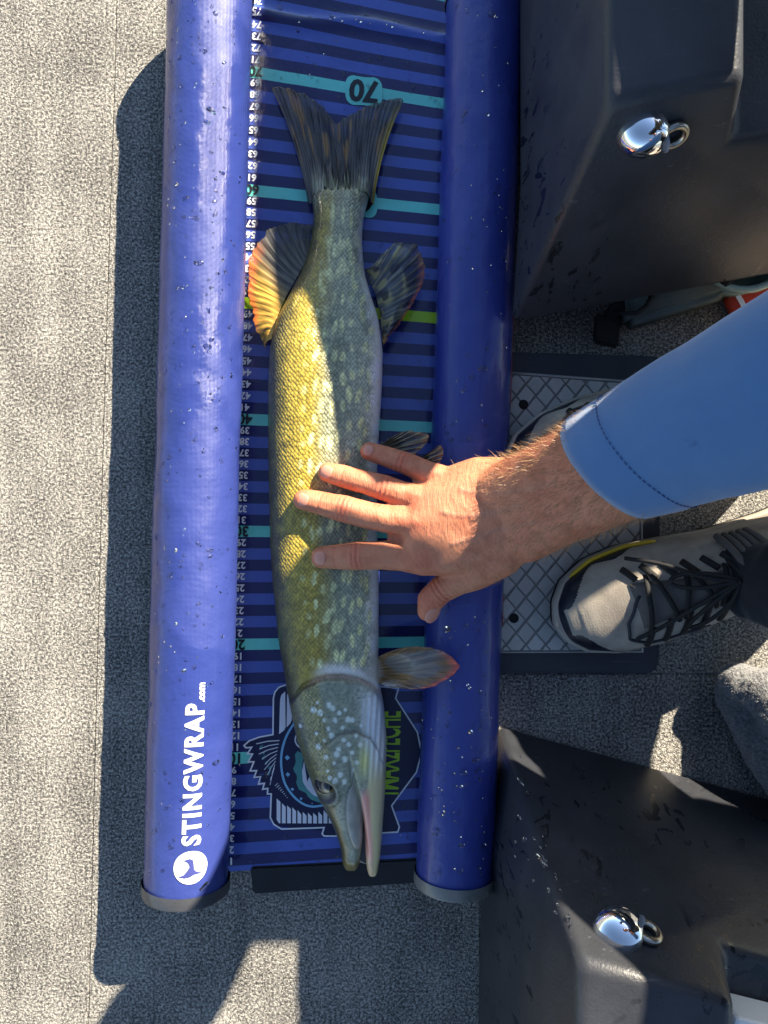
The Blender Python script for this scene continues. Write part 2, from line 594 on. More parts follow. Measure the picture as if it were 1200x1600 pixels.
for x, y, r in ((335, 500, 16), (338, 598, 14), (365, 683, 11), (415, 740, 9), (480, 768, 5)):
    bfill([(x + r * math.cos(a), y + r * math.sin(a)) for a in np.linspace(0.6, 2 * PI - .2, 12)], .0007, 2)
bfill([(378, 480), (395, 462), (430, 480), (420, 560), (425, 640), (470, 700), (540, 740), (530, 765), (460, 740), (445, 705), (405, 690), (385, 640), (395, 610), (365, 570), (385, 530)], .0006, 3)
bfill([(432, 520), (420, 580), (425, 640), (450, 680), (500, 730), (560, 740), (500, 640), (470, 600), (450, 640)], .0008, 1)
stroke([(385, 370), (378, 400), (392, 430), (425, 455)], 2.2, .0007, 1, smooth=1)
for i in range(9):
    t = i / 8
    a = (lerp(152, 240, t) + 8 * math.sin(i * 2.1), lerp(420, 660, t)); b = (lerp(288, 258, t), lerp(400, 560, t))
    stroke([a, ((a[0] + b[0]) / 2, (a[1] + b[1]) / 2 - 6), b], 1.4 - .5 * t, .0007, 1)
    if i < 6: bfill([(a[0] + 12, a[1] + 6), (a[0] + 40, a[1] + 4), (a[0] + 26, a[1] + 34)], .0006, 3)
for i in range(8):
    stroke([(262 + i * 10, 665 + i * 10), (280 + i * 8, 648 + i * 12)], .9, .0007, 1)
place_text(bm, '1MAX2PECHE', 600, 1194, 44, .012, .0008, 4, PI / 2, .92)
badge = bm_obj('printed_badge', bm, [M_ink, M_white, M_sky, M_tealp, M_lprint], mat_t, smooth=False)
# stretch the lettering to the length it has on the sheet
for v in badge.data.vertices: pass
for p in badge.data.polygons: pass
me = badge.data
idx = sorted({i for p in me.polygons if p.material_index == 4 for i in p.vertices})
cs = np.array([me.vertices[i].co[:] for i in idx])
ya, yb = W(0, 1238).y, W(0, 1109).y
xa, xb = W(576, 0).x, W(623, 0).x
y0_, y1_ = cs[:, 1].min(), cs[:, 1].max(); x0_, x1_ = cs[:, 0].min(), cs[:, 0].max()
for i, c in zip(idx, cs):
    v = me.vertices[i]
    v.co.y = lerp(ya, yb, (c[1] - y0_) / (y1_ - y0_)); v.co.x = lerp(xa, xb, (c[0] - x0_) / (x1_ - x0_)) - (v.co.y - ya) * -.03
    v.co.z = sheet_z(v.co.x, v.co.y) + .0009

# black lip across the foot of the sheet
bm = bmesh.new()
q = [W(393, 1350), W(652, 1337), W(660, 1374), W(397, 1392)]
lo = [bm.verts.new((p.x, p.y, .0005)) for p in q]; hi = [bm.verts.new((p.x, p.y, .0065)) for p in q]
bm.faces.new(hi[::-1]); bm.faces.new(lo)
for i in range(4): bm.faces.new((lo[i], hi[i], hi[(i + 1) % 4], lo[(i + 1) % 4]))
bmesh.ops.recalc_face_normals(bm, faces=bm.faces)
bmesh.ops.bevel(bm, geom=bm.edges[:], offset=.0015, segments=2, affect='EDGES')
bm_obj('end_lip', bm, M_blackrub, mat_t, smooth=False)

# padded side rolls
class Roll:
    def __init__(s, ptop, pbot, r, seed, lift=0.0):
        s.r = r; s.seed = seed; s.lift = lift
        a = W(*ptop, r + lift); b = W(*pbot, r + lift)
        s.a = b; s.u = (a - b).normalized(); s.L = (a - b).length
        s.v = Vector((s.u.y, -s.u.x, 0))
    def rad(s, t, an):
        n = mnoise.noise(Vector((t * 16, math.cos(an) * 1.3 + s.seed, math.sin(an) * 1.3)))
        n2 = mnoise.noise(Vector((t * 55, math.cos(an) * 2.5, math.sin(an) * 2.5 + s.seed)))
        n3 = mnoise.noise(Vector((t * 130 + 40 * math.sin(an), math.cos(an) * 3.5 + s.seed, math.sin(an) * 3.5)))
        return s.r * (1 + .026 * n + .013 * n2 + .005 * n3 * max(0, n2 + .35) * 2)
    def pt(s, t, an, dr=0.0):
        rr = s.rad(t, an) + dr
        z = s.r + rr * math.cos(an)
        return s.a + s.u * t + s.v * (rr * math.sin(an)) + Vector((0, 0, z - s.r - .0 + 0))
    def build(s, m, mcap, name):
        NT, NA = 260, 80
        vs, fs = [], []
        for i in range(NT + 1):
            for k in range(NA):
                vs.append(s.pt(s.L * i / NT, 2 * PI * k / NA))
        for i in range(NT):
            for k in range(NA):
                a = i * NA + k; b = i * NA + (k + 1) % NA
                fs.append((a, b, b + NA, a + NA))
        n0 = len(vs)
        fs.append(tuple(range(NA))[::-1]); fs.append(tuple(range(NT * NA, NT * NA + NA)))
        o = mesh(name, vs, fs, m, mat_t)
        for t0, sgn in ((0, -1), (s.L, 1)):
            bm = bmesh.new()
            prof = [(.0015, 0.004), (.0018, -.0045), (.0010, -.0062), (-.002, -.0070), (-.003, -.0064), (-.006, -.0064), (-s.r * .98, -.0066)]
            rings = []
            for dr, dt in prof:
                ring = []
                for k in range(56):
                    an = 2 * PI * k / 56
                    p = s.a + s.u * (t0 - sgn * dt * 1.0) + (s.v * math.sin(an) + Vector((0, 0, 1)) * math.cos(an)) * (s.r + dr)
                    ring.append(bm.verts.new(p))
                rings.append(ring)
            for i in range(len(rings) - 1):
                for k in range(56):
                    bm.faces.new((rings[i][k], rings[i][(k + 1) % 56], rings[i + 1][(k + 1) % 56], rings[i + 1][k]))
            bm.faces.new(rings[-1])
            bmesh.ops.recalc_face_normals(bm, faces=bm.faces)
            c = bm_obj('end_cap', bm, mcap, o); sharp(c, 40)
        return o
rollL = Roll((329, -14), (291, 1379), .0344, 1.7, .008)
rollR = Roll((758, 4), (710, 1368), .0325, 5.1)
rollL.o = rollL.build(M_roll, M_cap, 'side_roll')
rollR.o = rollR.build(M_roll_r, M_capr, 'side_roll')

def roll_coords(roll, px, py):
    """t along the roll and angle for a print placed at a spot seen on top of it"""
    z = roll.r * 1.9 + roll.lift
    for _ in range(4):
        p = W(px, py, z) - roll.a
        t = p.dot(roll.u); off = p.dot(roll.v)
        an = math.asin(max(-.98, min(.98, off / roll.r)))
        z = roll.r * (1 + math.cos(an)) + roll.lift
    return t, an
def roll_text(bm, roll, s, t0, t1, an_base, height, bold, mi, spacing=1.0):
    vs, fs = text2d(s, bold, spacing)
    mn, mx = vs.min(0), vs.max(0)
    tb = bmesh.new()
    bv = [tb.verts.new((v[0], v[1], 0)) for v in vs]
    for f in fs:
        try: tb.faces.new([bv[i] for i in f])
        except ValueError: pass
    for k in range(1, 6):
        y = mn[1] + (mx[1] - mn[1]) * k / 6
        bmesh.ops.bisect_plane(tb, geom=tb.verts[:] + tb.edges[:] + tb.faces[:], plane_co=(0, y, 0), plane_no=(0, 1, 0))
    mp = {}
    for v in tb.verts:
        t = t0 + (v.co.x - mn[0]) / (mx[0] - mn[0]) * (t1 - t0)
        an = an_base - (v.co.y - mn[1]) / (mx[1] - mn[1]) * height / roll.r
        mp[v] = bm.verts.new(roll.pt(t, an, .0006))
    for f in tb.faces:
        ff = bm.faces.new([mp[v] for v in f.verts]); ff.material_index = mi
    tb.free()
bm = bmesh.new()
t0, a0 = roll_coords(rollL, 315, 1318); t1, a1 = roll_coords(rollL, 318, 1098)
px_m = (CAM_H - .065) / 1200
roll_text(bm, rollL, 'STINGWRAP', t0, t1, (a0 + a1) / 2, 29 * px_m, .036, 0, 1.16)
t2, _ = roll_coords(rollL, 318, 1096); t3, _ = roll_coords(rollL, 318, 1066)
roll_text(bm, rollL, '.com', t2, t3, (a0 + a1) / 2, 8.5 * px_m, .04, 0)
tc, ac = roll_coords(rollL, 298, 1355)
def disc_on_roll(bm, pts, dr, mi, nsub=8):
    tb = bmesh.new()
    tb.faces.new([tb.verts.new((p[0], p[1], 0)) for p in pts])
    ys = [p[1] for p in pts]
    for k in range(1, nsub):
        y = min(ys) + (max(ys) - min(ys)) * k / nsub
        bmesh.ops.bisect_plane(tb, geom=tb.verts[:] + tb.edges[:] + tb.faces[:], plane_co=(0, y, 0), plane_no=(0, 1, 0))
    mp = {v: bm.verts.new(rollL.pt(tc + v.co.x * px_m, ac - v.co.y * px_m / rollL.r, dr)) for v in tb.verts}
    for f in tb.faces: bm.faces.new([mp[v] for v in f.verts]).material_index = mi
    tb.free()
disc_on_roll(bm, [(25.5 * math.cos(a), 25.5 * math.sin(a)) for a in np.linspace(0, 2 * PI, 48, endpoint=False)], .0006, 0)
ray = [(112, 1335), (140, 1331), (162, 1325), (178, 1330), (188, 1340), (192, 1365), (196, 1405), (213, 1422), (248, 1434), (248, 1438), (215, 1440), (192, 1442), (168, 1456), (135, 1460), (88, 1452), (125, 1437), (150, 1408), (165, 1380), (155, 1358), (138, 1343)]
disc_on_roll(bm, [(-(y - 1390) / 4.57, -(x - 173) / 4.57) for x, y in ray], .0010, 1)
bmesh.ops.recalc_face_normals(bm, faces=bm.faces)
bm_obj('printed_lettering', bm, [M_white, M_raylogo], rollL.o, smooth=False)
# thin red line along the outer side of the right roll
bm = bmesh.new()
pp = []
for py in range(430, 1000, 15):
    t, _ = roll_coords(rollR, 760, py)
    pp.append(rollR.pt(t, 1.62 + .05 * math.sin(py * .05), .0004))
tube_bm(bm, pp, .0007, 6)
bm_obj('red_strip', bm, M_redline, rollR.o)

# ------------------------------------------------------------------ consoles
def ray_plane(px, py, p0, n):
    o = Vector((0, 0, CAM_H)); d = W(px, py, 0) - o
    return o + d * ((p0 - o).dot(n) / d.dot(n))

def console(label, bot, top, zt, mat, name_mat2, sign):
    """bot/top: front-left bevelled corner body; sign +1 = body lies towards +y"""
    (C0, C, B, A) = bot; (T0, T, T2) = top
    c = empty('boat_console', ((A.x + C0.x) / 2, (A.y + C0.y) / 2, bot[0].z))
    tag(c, label, 'boat console')
    n = (A - B).cross(T - B).normalized()
    bm = bmesh.new()
    far = sign * 1.05
    # shelf height behind the raised left rim
    zs = zt - .045
    def on_front(x, z):           # point of the front plane at x, z
        y = B.y - (n.x * (x - B.x) + n.z * (z - B.z)) / n.y
        return Vector((x, y, z))
    P = {}
    xr = .388 if sign > 0 else .50
    P['C0'] = Vector((C0.x, far, C0.z)); P['C'] = C; P['B'] = B; P['A'] = on_front(xr, B.z); P['A0'] = Vector((xr, far, B.z))
    P['T0'] = Vector((T0.x, far, zt)); P['T'] = T; P['T2'] = on_front(T2.x, zt); P['T20'] = Vector((T2.x, far, zt))
    P['S'] = on_front(T2.x + .012, zs); P['S0'] = Vector((T2.x + .012, far, zs)); P['R'] = on_front(xr, zs); P['R0'] = Vector((xr, far, zs))
    V = {k: bm.verts.new(p) for k, p in P.items()}
    for f in (('C0', 'C', 'T', 'T0'), ('C', 'B', 'T'), ('T0', 'T', 'T2', 'T20'), ('T20', 'T2', 'S', 'S0'), ('S0', 'S', 'R', 'R0'),
              ('R0', 'R', 'A', 'A0'), ('C0', 'T0', 'T20', 'S0', 'R0', 'A0'), ('B', 'A', 'R', 'S', 'T2', 'T'), ('C0', 'A0', 'A', 'B', 'C')):
        bm.faces.new([V[k] for k in f])
    bmesh.ops.recalc_face_normals(bm, faces=bm.faces)
    bmesh.ops.bevel(bm, geom=bm.edges[:], offset=.007, segments=4, affect='EDGES', profile=.5)
    o = bm_obj('moulded_body', bm, mat, c); sharp(o, 50)
    return c, n, on_front

zb = .055
topC, nU, frontU = console('black moulded console beside the tail end of the blue mat',
    (W(808, -300, zb), W(810, 292, zb), W(797, 508, zb), W(1250, 424, zb)),
    (W(948, -300, .24), W(950, 160, .24), W(1165, 92, .24)), .24, M_console, None, 1)
botC, nL, frontL = console('black moulded console splashed with water beside the fish head end',
    (W(724, 1900, 0), W(751, 1290, .0), W(776, 1130, 0), W(1300, 1272, 0)),
    (W(902, 1900, .24), W(902, 1500, .24), W(1148, 1576, .24)), .24, M_console2, None, -1)
# recessed plinth under the overhanging upper body
bm = bmesh.new(); box_bm(bm, (W(830, 0, 0).x, W(0, 400, 0).y + .075, .0005), (.375, 1.0, zb + .012), .004)
bm_obj('plinth', bm, M_rubber, topC, smooth=False)

def chrome_fitting(cons, px, py, p0, n, flip):
    c0 = ray_plane(px, py, p0, n)
    if n.dot(Vector((0, 0, CAM_H)) - c0) < 0: n = -n
    ex = Vector((1, 0, 0)); ex = (ex - n * ex.dot(n)).normalized()
    ey = n.cross(ex).normalized()
    def loc(x, y, z): return c0 + ex * x + ey * y + n * z
    bm = bmesh.new()
    a, b, hgt, cut = .0150, .0140, .0165, .0108
    NU, NV = 40, 14
    rings = []
    for j in range(NV + 1):
        ph = PI / 2 * j / NV
        ring = []
        for i in range(NU):
            th = 2 * PI * i / NU
            r = math.cos(ph) ** .85
            x = min(a * r * math.cos(th) * 1.12, cut); y = b * r * math.sin(th)
            z = hgt * math.sin(ph) ** .9
            ring.append(bm.verts.new(loc(x, y, z - .0015)))
        rings.append(ring)
    for j in range(NV):
        for i in range(NU):
            q = (rings[j][i], rings[j][(i + 1) % NU], rings[j + 1][(i + 1) % NU], rings[j + 1][i])
            try: bm.faces.new(q)
            except ValueError: pass
    bmesh.ops.remove_doubles(bm, verts=bm.verts, dist=1e-5)
    bmesh.ops.recalc_face_normals(bm, faces=bm.faces)
    d = bm_obj('chrome_tie_down', bm, M_chrome, cons); sharp(d, 40)
    # grey oval badge on the flat cut
    bm = bmesh.new()
    el = []
    for dz in (0, .0009):
        el.append([bm.verts.new(loc(cut - .0042 + .0016 * math.cos(t) + dz * 1.4 + .0012, .0052 * math.sin(t) * 1.0 + flip * .0012, .0085 + .0048 * math.cos(t + .3) + .0022 + dz)) for t in np.linspace(0, 2 * PI, 24, endpoint=False)])
    for i in range(24): bm.faces.new((el[0][i], el[0][(i + 1) % 24], el[1][(i + 1) % 24], el[1][i]))
    bm.faces.new(el[1])
    bmesh.ops.recalc_face_normals(bm, faces=bm.faces)
    bm_obj('oval_insert', bm, M_window, d, smooth=False)
    # eye ring
    bm = bmesh.new()
    cx, cy, cz = .0185, -flip * .0022, .0028
    NR, NT = 36, 12
    rr = []
    for i in range(NR):
        th = 2 * PI * i / NR
        ring = []
        for j in range(NT):
            ps = 2 * PI * j / NT
            r = .0072 + .0024 * math.cos(ps)
            ring.append(bm.verts.new(loc(cx + r * math.cos(th), cy + r * math.sin(th) * 1.0, cz + .0026 * math.sin(ps) + .0003)))
        rr.append(ring)
    for i in range(NR):
        for j in range(NT):
            bm.faces.new((rr[i][j], rr[i][(j + 1) % NT], rr[(i + 1) % NR][(j + 1) % NT], rr[(i + 1) % NR][j]))
    bmesh.ops.recalc_face_normals(bm, faces=bm.faces)
    bm_obj('eye_ring', bm, M_steel, d)
chrome_fitting(topC, 1006, 207, W(797, 508, zb), nU, 1)
chrome_fitting(botC, 966, 1457, W(776, 1130, 0), nL, -1)

# ------------------------------------------------------------------ tread step between the consoles
step = empty('tread_step', W(900, 800, 0))
tag(step, 'grey diamond tread step in a dark rubber frame under the shoes', 'step')
def rounded(pts, rad, seg=6):
    out = []
    n = len(pts)
    for i in range(n):
        p = Vector(pts[i][:2]); a = Vector(pts[i - 1][:2]); b = Vector(pts[(i + 1) % n][:2])
        da = (a - p).normalized(); db = (b - p).normalized()
        r = rad[i]
        if r <= 0: out.append(p); continue
        s, e = p + da * r, p + db * r
        for k in range(seg + 1):
            t = k / seg
            out.append((s * (1 - t) ** 2 + p * 2 * t * (1 - t) + e * t ** 2))
    return out
def slab(name, pts, z0, z1, m, parent, bev=.001):
    bm = bmesh.new()
    lo = [bm.verts.new((p[0], p[1], z0)) for p in pts]; hi = [bm.verts.new((p[0], p[1], z1)) for p in pts]
    n = len(pts)
    bm.faces.new(lo[::-1]); ft = bm.faces.new(hi)
    for i in range(n): bm.faces.new((lo[i], lo[(i + 1) % n], hi[(i + 1) % n], hi[i]))
    bmesh.ops.recalc_face_normals(bm, faces=bm.faces)
    if bev: bmesh.ops.bevel(bm, geom=list(ft.edges), offset=bev, segments=2, affect='EDGES')
    return bm_obj(name, bm, m, parent, smooth=False)
zf = .0125
fr = rounded([W(786, 549, zf), W(1034, 556, zf), W(1030, 1054, zf), W(769, 1052, zf)], [0, .008, .014, 0])
slab('rubber_frame', fr, .0004, zf, M_rubber, step, .002)
zp = .0150
plate = [W(783, 579, zp), W(1003, 595, zp), W(1006, 1020, zp), W(770, 1021, zp)]
slab('plate', plate, zf - .002, zp, M_groove, step, .0008)
rim = [W(784, 582, zp), W(1001, 598, zp), W(1003, 1018, zp), W(772, 1019, zp)]
bm = bmesh.new()
pr = [(p.x, p.y, zp + .0008) for p in rim]
tube_bm(bm, pr + [pr[0]], .0011, 6)
bm_obj('plate_rim', bm, M_tread, step, smooth=True)
# diamond pads, clipped to the plate
def clip(poly, edge_a, edge_b):
    out = []
    def inside(p): return (edge_b[0] - edge_a[0]) * (p[1] - edge_a[1]) - (edge_b[1] - edge_a[1]) * (p[0] - edge_a[0]) >= 0
    for i in range(len(poly)):
        p, q = poly[i], poly[(i + 1) % len(poly)]
        ip, iq = inside(p), inside(q)
        if ip: out.append(p)
        if ip != iq:
            d1 = (edge_b[0] - edge_a[0]) * (p[1] - edge_a[1]) - (edge_b[1] - edge_a[1]) * (p[0] - edge_a[0])
            d2 = (edge_b[0] - edge_a[0]) * (q[1] - edge_a[1]) - (edge_b[1] - edge_a[1]) * (q[0] - edge_a[0])
            t = d1 / (d1 - d2)
            out.append((p[0] + (q[0] - p[0]) * t, p[1] + (q[1] - p[1]) * t))
    return out
inner = [W(787, 585, zp), W(998, 601, zp), W(1000, 1015, zp), W(775, 1016, zp)]
ccw = [(p.x, p.y) for p in reversed(inner)]
dx, dy = 31 * .665 / 1200, 37 * .665 / 1200
ww = .10
o0 = W(806, 600, zp)
def pad_mesh(poly):
    bm = bmesh.new()
    cx = sum(p[0] for p in poly) / len(poly); cy = sum(p[1] for p in poly) / len(poly)
    lo = [bm.verts.new((p[0], p[1], zp - .0003)) for p in poly]
    hi = [bm.verts.new((p[0] + (cx - p[0]) * .05, p[1] + (cy - p[1]) * .05, zp + .0010)) for p in poly]
    n = len(poly)
    bm.faces.new(hi)
    for i in range(n): bm.faces.new((lo[i], lo[(i + 1) % n], hi[(i + 1) % n], hi[i]))
    bmesh.ops.recalc_face_normals(bm, faces=bm.faces)
    me = bpy.data.meshes.new('tread_pad'); bm.to_mesh(me); bm.free(); me.materials.append(M_tread)
    return me
full = None
for j in range(-4, 48):
    for i in range(-3, 12):
        cx = o0.x + (i + (.5 if j % 2 else 0)) * dx; cy = o0.y - j * dy / 2
        hw, hh = dx / 2 * (1 - ww), dy / 2 * (1 - ww)
        # slight skew as moulded
        poly = [(cx + hw, cy + .0006), (cx, cy + hh), (cx - hw, cy - .0006), (cx, cy - hh)]
        c = poly
        for k in range(4):
            if c: c = clip(c, ccw[k], ccw[(k + 1) % 4])
        if len(c) < 3: continue
        ar = abs(sum(c[k][0] * c[(k + 1) % len(c)][1] - c[(k + 1) % len(c)][0] * c[k][1] for k in range(len(c)))) / 2
        if ar < 8e-6: continue
        if c is poly or len(c) == 4 and all(abs(a[0] - b[0]) + abs(a[1] - b[1]) < 1e-9 for a, b in zip(c, poly)):
            if full is None:
                full = pad_mesh([(hw, .0006), (0, hh), (-hw, -.0006), (0, -hh)])
            o = bpy.data.objects.new('tread_pad', full); col.objects.link(o)
            o.parent = step; o.matrix_parent_inverse = Matrix.Translation(step.location).inverted()
            o.location = (cx, cy, 0)
        else:
            me = pad_mesh(c)
            o = bpy.data.objects.new('tread_pad', me); col.objects.link(o)
            o.parent = step; o.matrix_parent_inverse = Matrix.Translation(step.location).inverted()
for px, py in ((818, 632), (910, 640), (803, 966)):
    p = W(px, py, zp + .001)
    bm = bmesh.new()
    rings = []
    for r, dz in ((.0042, .0002), (.0038, .0008), (.0028, .0007), (.0012, .0006)):
        rings.append([bm.verts.new((p.x + r * math.cos(t), p.y + r * math.sin(t), p.z + dz)) for t in np.linspace(0, 2 * PI, 20, endpoint=False)])
    for a, b in zip(rings[:-1], rings[1:]):
        for i in range(20): bm.faces.new((a[i], a[(i + 1) % 20], b[(i + 1) % 20], b[i]))
    bm.faces.new(rings[-1])
    bmesh.ops.recalc_face_normals(bm, faces=bm.faces)
    bm_obj('screw_hole', bm, M_hole, step)

# ------------------------------------------------------------------ things stowed under the upper console
M_tote = plastic('grey_green_fabric', (.10, .125, .115), .7, .0008, 300)
M_palegreen = plastic('pale_green_plastic', (.30, .40, .34), .3)
M_strap = plastic('black_webbing', (.010, .010, .011), .8, .0006, 900)
M_red = Mat('red_orange_fabric', (.62, .05, .015), .6)
M_red.bump(M_red.noise(M_red.coord(), 300, 2), .3, .0006); M_red = M_red.m
tote = empty('storage_tote', W(1040, 470, 0)); tag(tote, 'grey green storage tote pushed under the overhang of the black console', 'storage tote')
bm = bmesh.new()
lo = [W(968, 522, .002), W(1142, 468, .002), W(1250, 330, .002), W(960, 380, .002)]
hi = [W(985, 508, .038), W(1130, 462, .038), W(1250, 320, .038), W(965, 370, .038)]
vl = [bm.verts.new(p) for p in lo]; vh = [bm.verts.new(p) for p in hi]
bm.faces.new(vl); bm.faces.new(vh)
for i in range(4): bm.faces.new((vl[i], vl[(i + 1) % 4], vh[(i + 1) % 4], vh[i]))
bmesh.ops.recalc_face_normals(bm, faces=bm.faces)
bmesh.ops.bevel(bm, geom=bm.edges[:], offset=.006, segments=4, affect='EDGES')
bm_obj('tote_body', bm, M_tote, tote)
bm = bmesh.new()
tube_bm(bm, [W(960, 486, .03), W(975, 490, .042), W(995, 489, .045), (W(1010, 478, .046)), W(1016, 466, .04), W(1018, 455, .03)], .0018, 6)
bm_obj('handle', bm, M_strap, tote)

tray = empty('clear_lid_box', W(1180, 440, 0)); tag(tray, 'pale green lidded box with a rounded rim behind the blue sleeve', 'box')
rp = [W(1105, 430, .046), W(1125, 443, .046), W(1150, 452, .046), W(1175, 453, .046), W(1200, 444, .046), W(1235, 424, .046), W(1260, 390, .046), W(1200, 370, .046), W(1130, 385, .046)]
rp2 = [Vector((p.x, p.y, .046)) for p in chaikin(rp, 2, True)]
bm = bmesh.new(); tube_bm(bm, rp2 + [rp2[0]], .0032, 8); bm_obj('rim', bm, M_palegreen, tray)
bm = bmesh.new()
cx = sum((p for p in rp2), Vector()) / len(rp2)
vt = [bm.verts.new(p) for p in rp2]; vi = [bm.verts.new(cx + (p - cx) * .9 + Vector((0, 0, -.012))) for p in rp2]; vb = [bm.verts.new(cx + (p - cx) * .85 + Vector((0, 0, -.043))) for p in rp2]
n = len(rp2)
for i in range(n):
    bm.faces.new((vt[i], vt[(i + 1) % n], vi[(i + 1) % n], vi[i])); bm.faces.new((vt[i], vb[i], vb[(i + 1) % n], vt[(i + 1) % n]))
bm.faces.new(vi); bm.faces.new(vb)
bmesh.ops.recalc_face_normals(bm, faces=bm.faces)
bm_obj('box_body', bm, plastic('seafoam_plastic', (.16, .24, .22), .25), tray)
bm = bmesh.new()
tube_bm(bm, [W(1122, 434, .048), W(1135, 442, .049), W(1143, 440, .047)], [.003, .0034, .0026], 8)
bm_obj('clip', bm, M_strap, tray)

redb = empty('red_bag', W(1180, 470, 0)); tag(redb, 'red orange bag with a white stripe beside the blue sleeve', 'bag')
bm = bmesh.new()
hull_bm(bm, [(W(1150, 468, .012), .010), (W(1165, 500, .012), .010), (W(1260, 440, .012), .010), (W(1250, 490, .014), .012)], 3)
bm_obj('bag_body', bm, M_red, redb)
bm = bmesh.new()
pts = [W(1152, 462, .0225), W(1162, 478, .0232), W(1172, 500, .0228)]
ribbon_bm(bm, [(p.x, p.y) for p in chaikin([Vector(p) for p in pts], 2)], .0045, .0236)
bm_obj('white_stripe', bm, M_white, redb, smooth=False)

buckle = empty('strap_buckle', W(948, 515, 0)); tag(buckle, 'black strap with a square buckle hanging under the black console', 'strap')
bm = bmesh.new()
q = [W(930, 490, .02), W(970, 492, .02), W(967, 543, .01), W(928, 535, .01)]
lo = [bm.verts.new((p.x, p.y, p.z - .006)) for p in q]; hi = [bm.verts.new(p) for p in q]
bm.faces.new(lo[::-1]); bm.faces.new(hi)
for i in range(4): bm.faces.new((lo[i], lo[(i + 1) % 4], hi[(i + 1) % 4], hi[i]))
bmesh.ops.recalc_face_normals(bm, faces=bm.faces); bmesh.ops.bevel(bm, geom=bm.edges[:], offset=.002, segments=2, affect='EDGES')
bm_obj('buckle', bm, M_strap, buckle, smooth=False)
bm = bmesh.new()
tube_bm(bm, [W(950, 500, .016), W(965, 482, .024), W(990, 462, .03), W(1010, 440, .03)], .006, 8, squash=.3)
bm_obj('webbing', bm, M_strap, buckle)

# white box corner at the lower right
wb = empty('white_box', W(1180, 1600, .2)); tag(wb, 'bright white plastic edge at the bottom right corner on black console', 'box')
bm = bmesh.new(); box_bm(bm, (-.045, -.06, 0), (.045, 0, .030), .003)
for v in bm.verts:
    x, y = v.co.x, v.co.y; a = R(-14)
    v.co.x = x * math.cos(a) - y * math.sin(a); v.co.y = x * math.sin(a) + y * math.cos(a)
    p = W(1149, 1590, .225); v.co += Vector((p.x + .045 * math.cos(a), p.y + .045 * math.sin(a), .1955))
bm_obj('box_shell', bm, Mat('white_plastic', (.82, .82, .80), .35).m, wb, smooth=False)

# ------------------------------------------------------------------ grey fleece
fl = empty('fleece_garment', W(1170, 1140, 0)); tag(fl, 'rumpled grey fleece garment lying on the carpet right of the shoe', 'fleece')
bm = bmesh.new()
hull_chain_bm(bm, [(W(1150, 1062, .024), .015), (W(1192, 1080, .030), .020), (W(1260, 1140, .045), .03), (W(1340, 1220, .05), .035)])
hull_chain_bm(bm, [(W(1136, 1080, .013), .011), (W(1158, 1128, .015), .013), (W(1210, 1190, .026), .022), (W(1300, 1290, .035), .03)])
hull_chain_bm(bm, [(W(1165, 1150, .012), .009), (W(1200, 1205, .014), .011), (W(1290, 1290, .02), .02)])
hull_chain_bm(bm, [(W(1158, 1080, .010), .010), (W(1230, 1180, .016), .016), (W(1330, 1250, .02), .025)])
me = fuse(bm, .0025, 5)
push(me, lambda c: .0022 * mnoise.noise(c * 60) + .0012 * mnoise.noise(c * 170) + .0008 * mnoise.noise(c * 400), .0008)
af = Mat('grey_fleece', (.16, .165, .17), .95, .1)
v_ = af.coord(); n_ = af.noise(v_, 420, 3, .65)
af.set('Base Color', af.ramp(n_, [(.3, (.07, .073, .08)), (.7, (.26, .26, .26))])); af.bump(n_, .9, .003)
af.set('Sheen Weight', .4)
fo = link('fleece_body', me, af.m, fl)
bm = bmesh.new()
rr_ = random.Random(3)
vsx = [v for v in me.vertices if v.normal.z > -.2]
for _ in range(9000):
    v = rr_.choice(vsx)
    d = (v.normal + Vector((rr_.uniform(-1, 1), rr_.uniform(-1, 1), rr_.uniform(-.3, .6))) * .8).normalized() * rr_.uniform(.0012, .0032)
    s_ = Vector((rr_.uniform(-1, 1), rr_.uniform(-1, 1), 0)).normalized() * .00016
    p = v.co
    bm.faces.new((bm.verts.new(p - s_), bm.verts.new(p + s_), bm.verts.new(p + d)))
tag(bm_obj('fleece_fuzz', bm, Mat('fleece_fibre', (.24, .24, .24), .9, .1).m, fl, smooth=False), kind='stuff')

# ------------------------------------------------------------------ the pike
fish = empty('pike', W(510, 800, 0))
tag(fish, 'olive green pike with pale spots lying on its side on the ruler mat', 'fish')
_fy = np.array([262, 275, 290, 310, 340, 370, 400, 430, 460, 500, 550, 600, 650, 700, 750, 800, 850, 900, 950, 1000, 1040, 1070, 1100, 1150, 1200, 1230, 1260, 1290, 1310, 1330, 1345, 1362.])
_fl = np.array([496, 489, 486, 488, 491, 488, 482, 472, 456, 435, 423, 421, 421, 421, 422, 423, 424, 427, 432, 437, 444, 449, 455, 465, 480, 490, 504, 518, 525, 531, 533, 535.])
_fr = np.array([569, 577, 582, 577, 569, 566, 567, 570, 578, 591, 598, 597, 594, 591, 589, 589, 590, 592, 592, 592, 590, 594, 600, 604, 603, 602, 600, 598, 597, 595, 593, 590.])
_fh = np.array([.0012, .0030, .0070, .0118, .0148, .017, .019, .022, .025, .029, .032, .0335, .034, .034, .034, .034, .034, .0338, .033, .032, .0315, .0315, .0315, .030, .026, .0235, .020, .016, .0138, .011, .0095, .008])
NR_, NC_ = 600, 232
yy = np.concatenate([np.linspace(264, 300, 24), np.linspace(300, 1040, 500)[1:], np.linspace(1040, 1362, 280)[1:]])
NR_ = len(yy)
th = np.linspace(0, 2 * PI, NC_, endpoint=False)
def fsm(y, a):
    return (np.interp(y, _fy, a) + np.interp(y - 6, _fy, a) + np.interp(y + 6, _fy, a)) / 3
xl_, xr_, hh_ = fsm(yy, _fl), fsm(yy, _fr), fsm(yy, _fh)
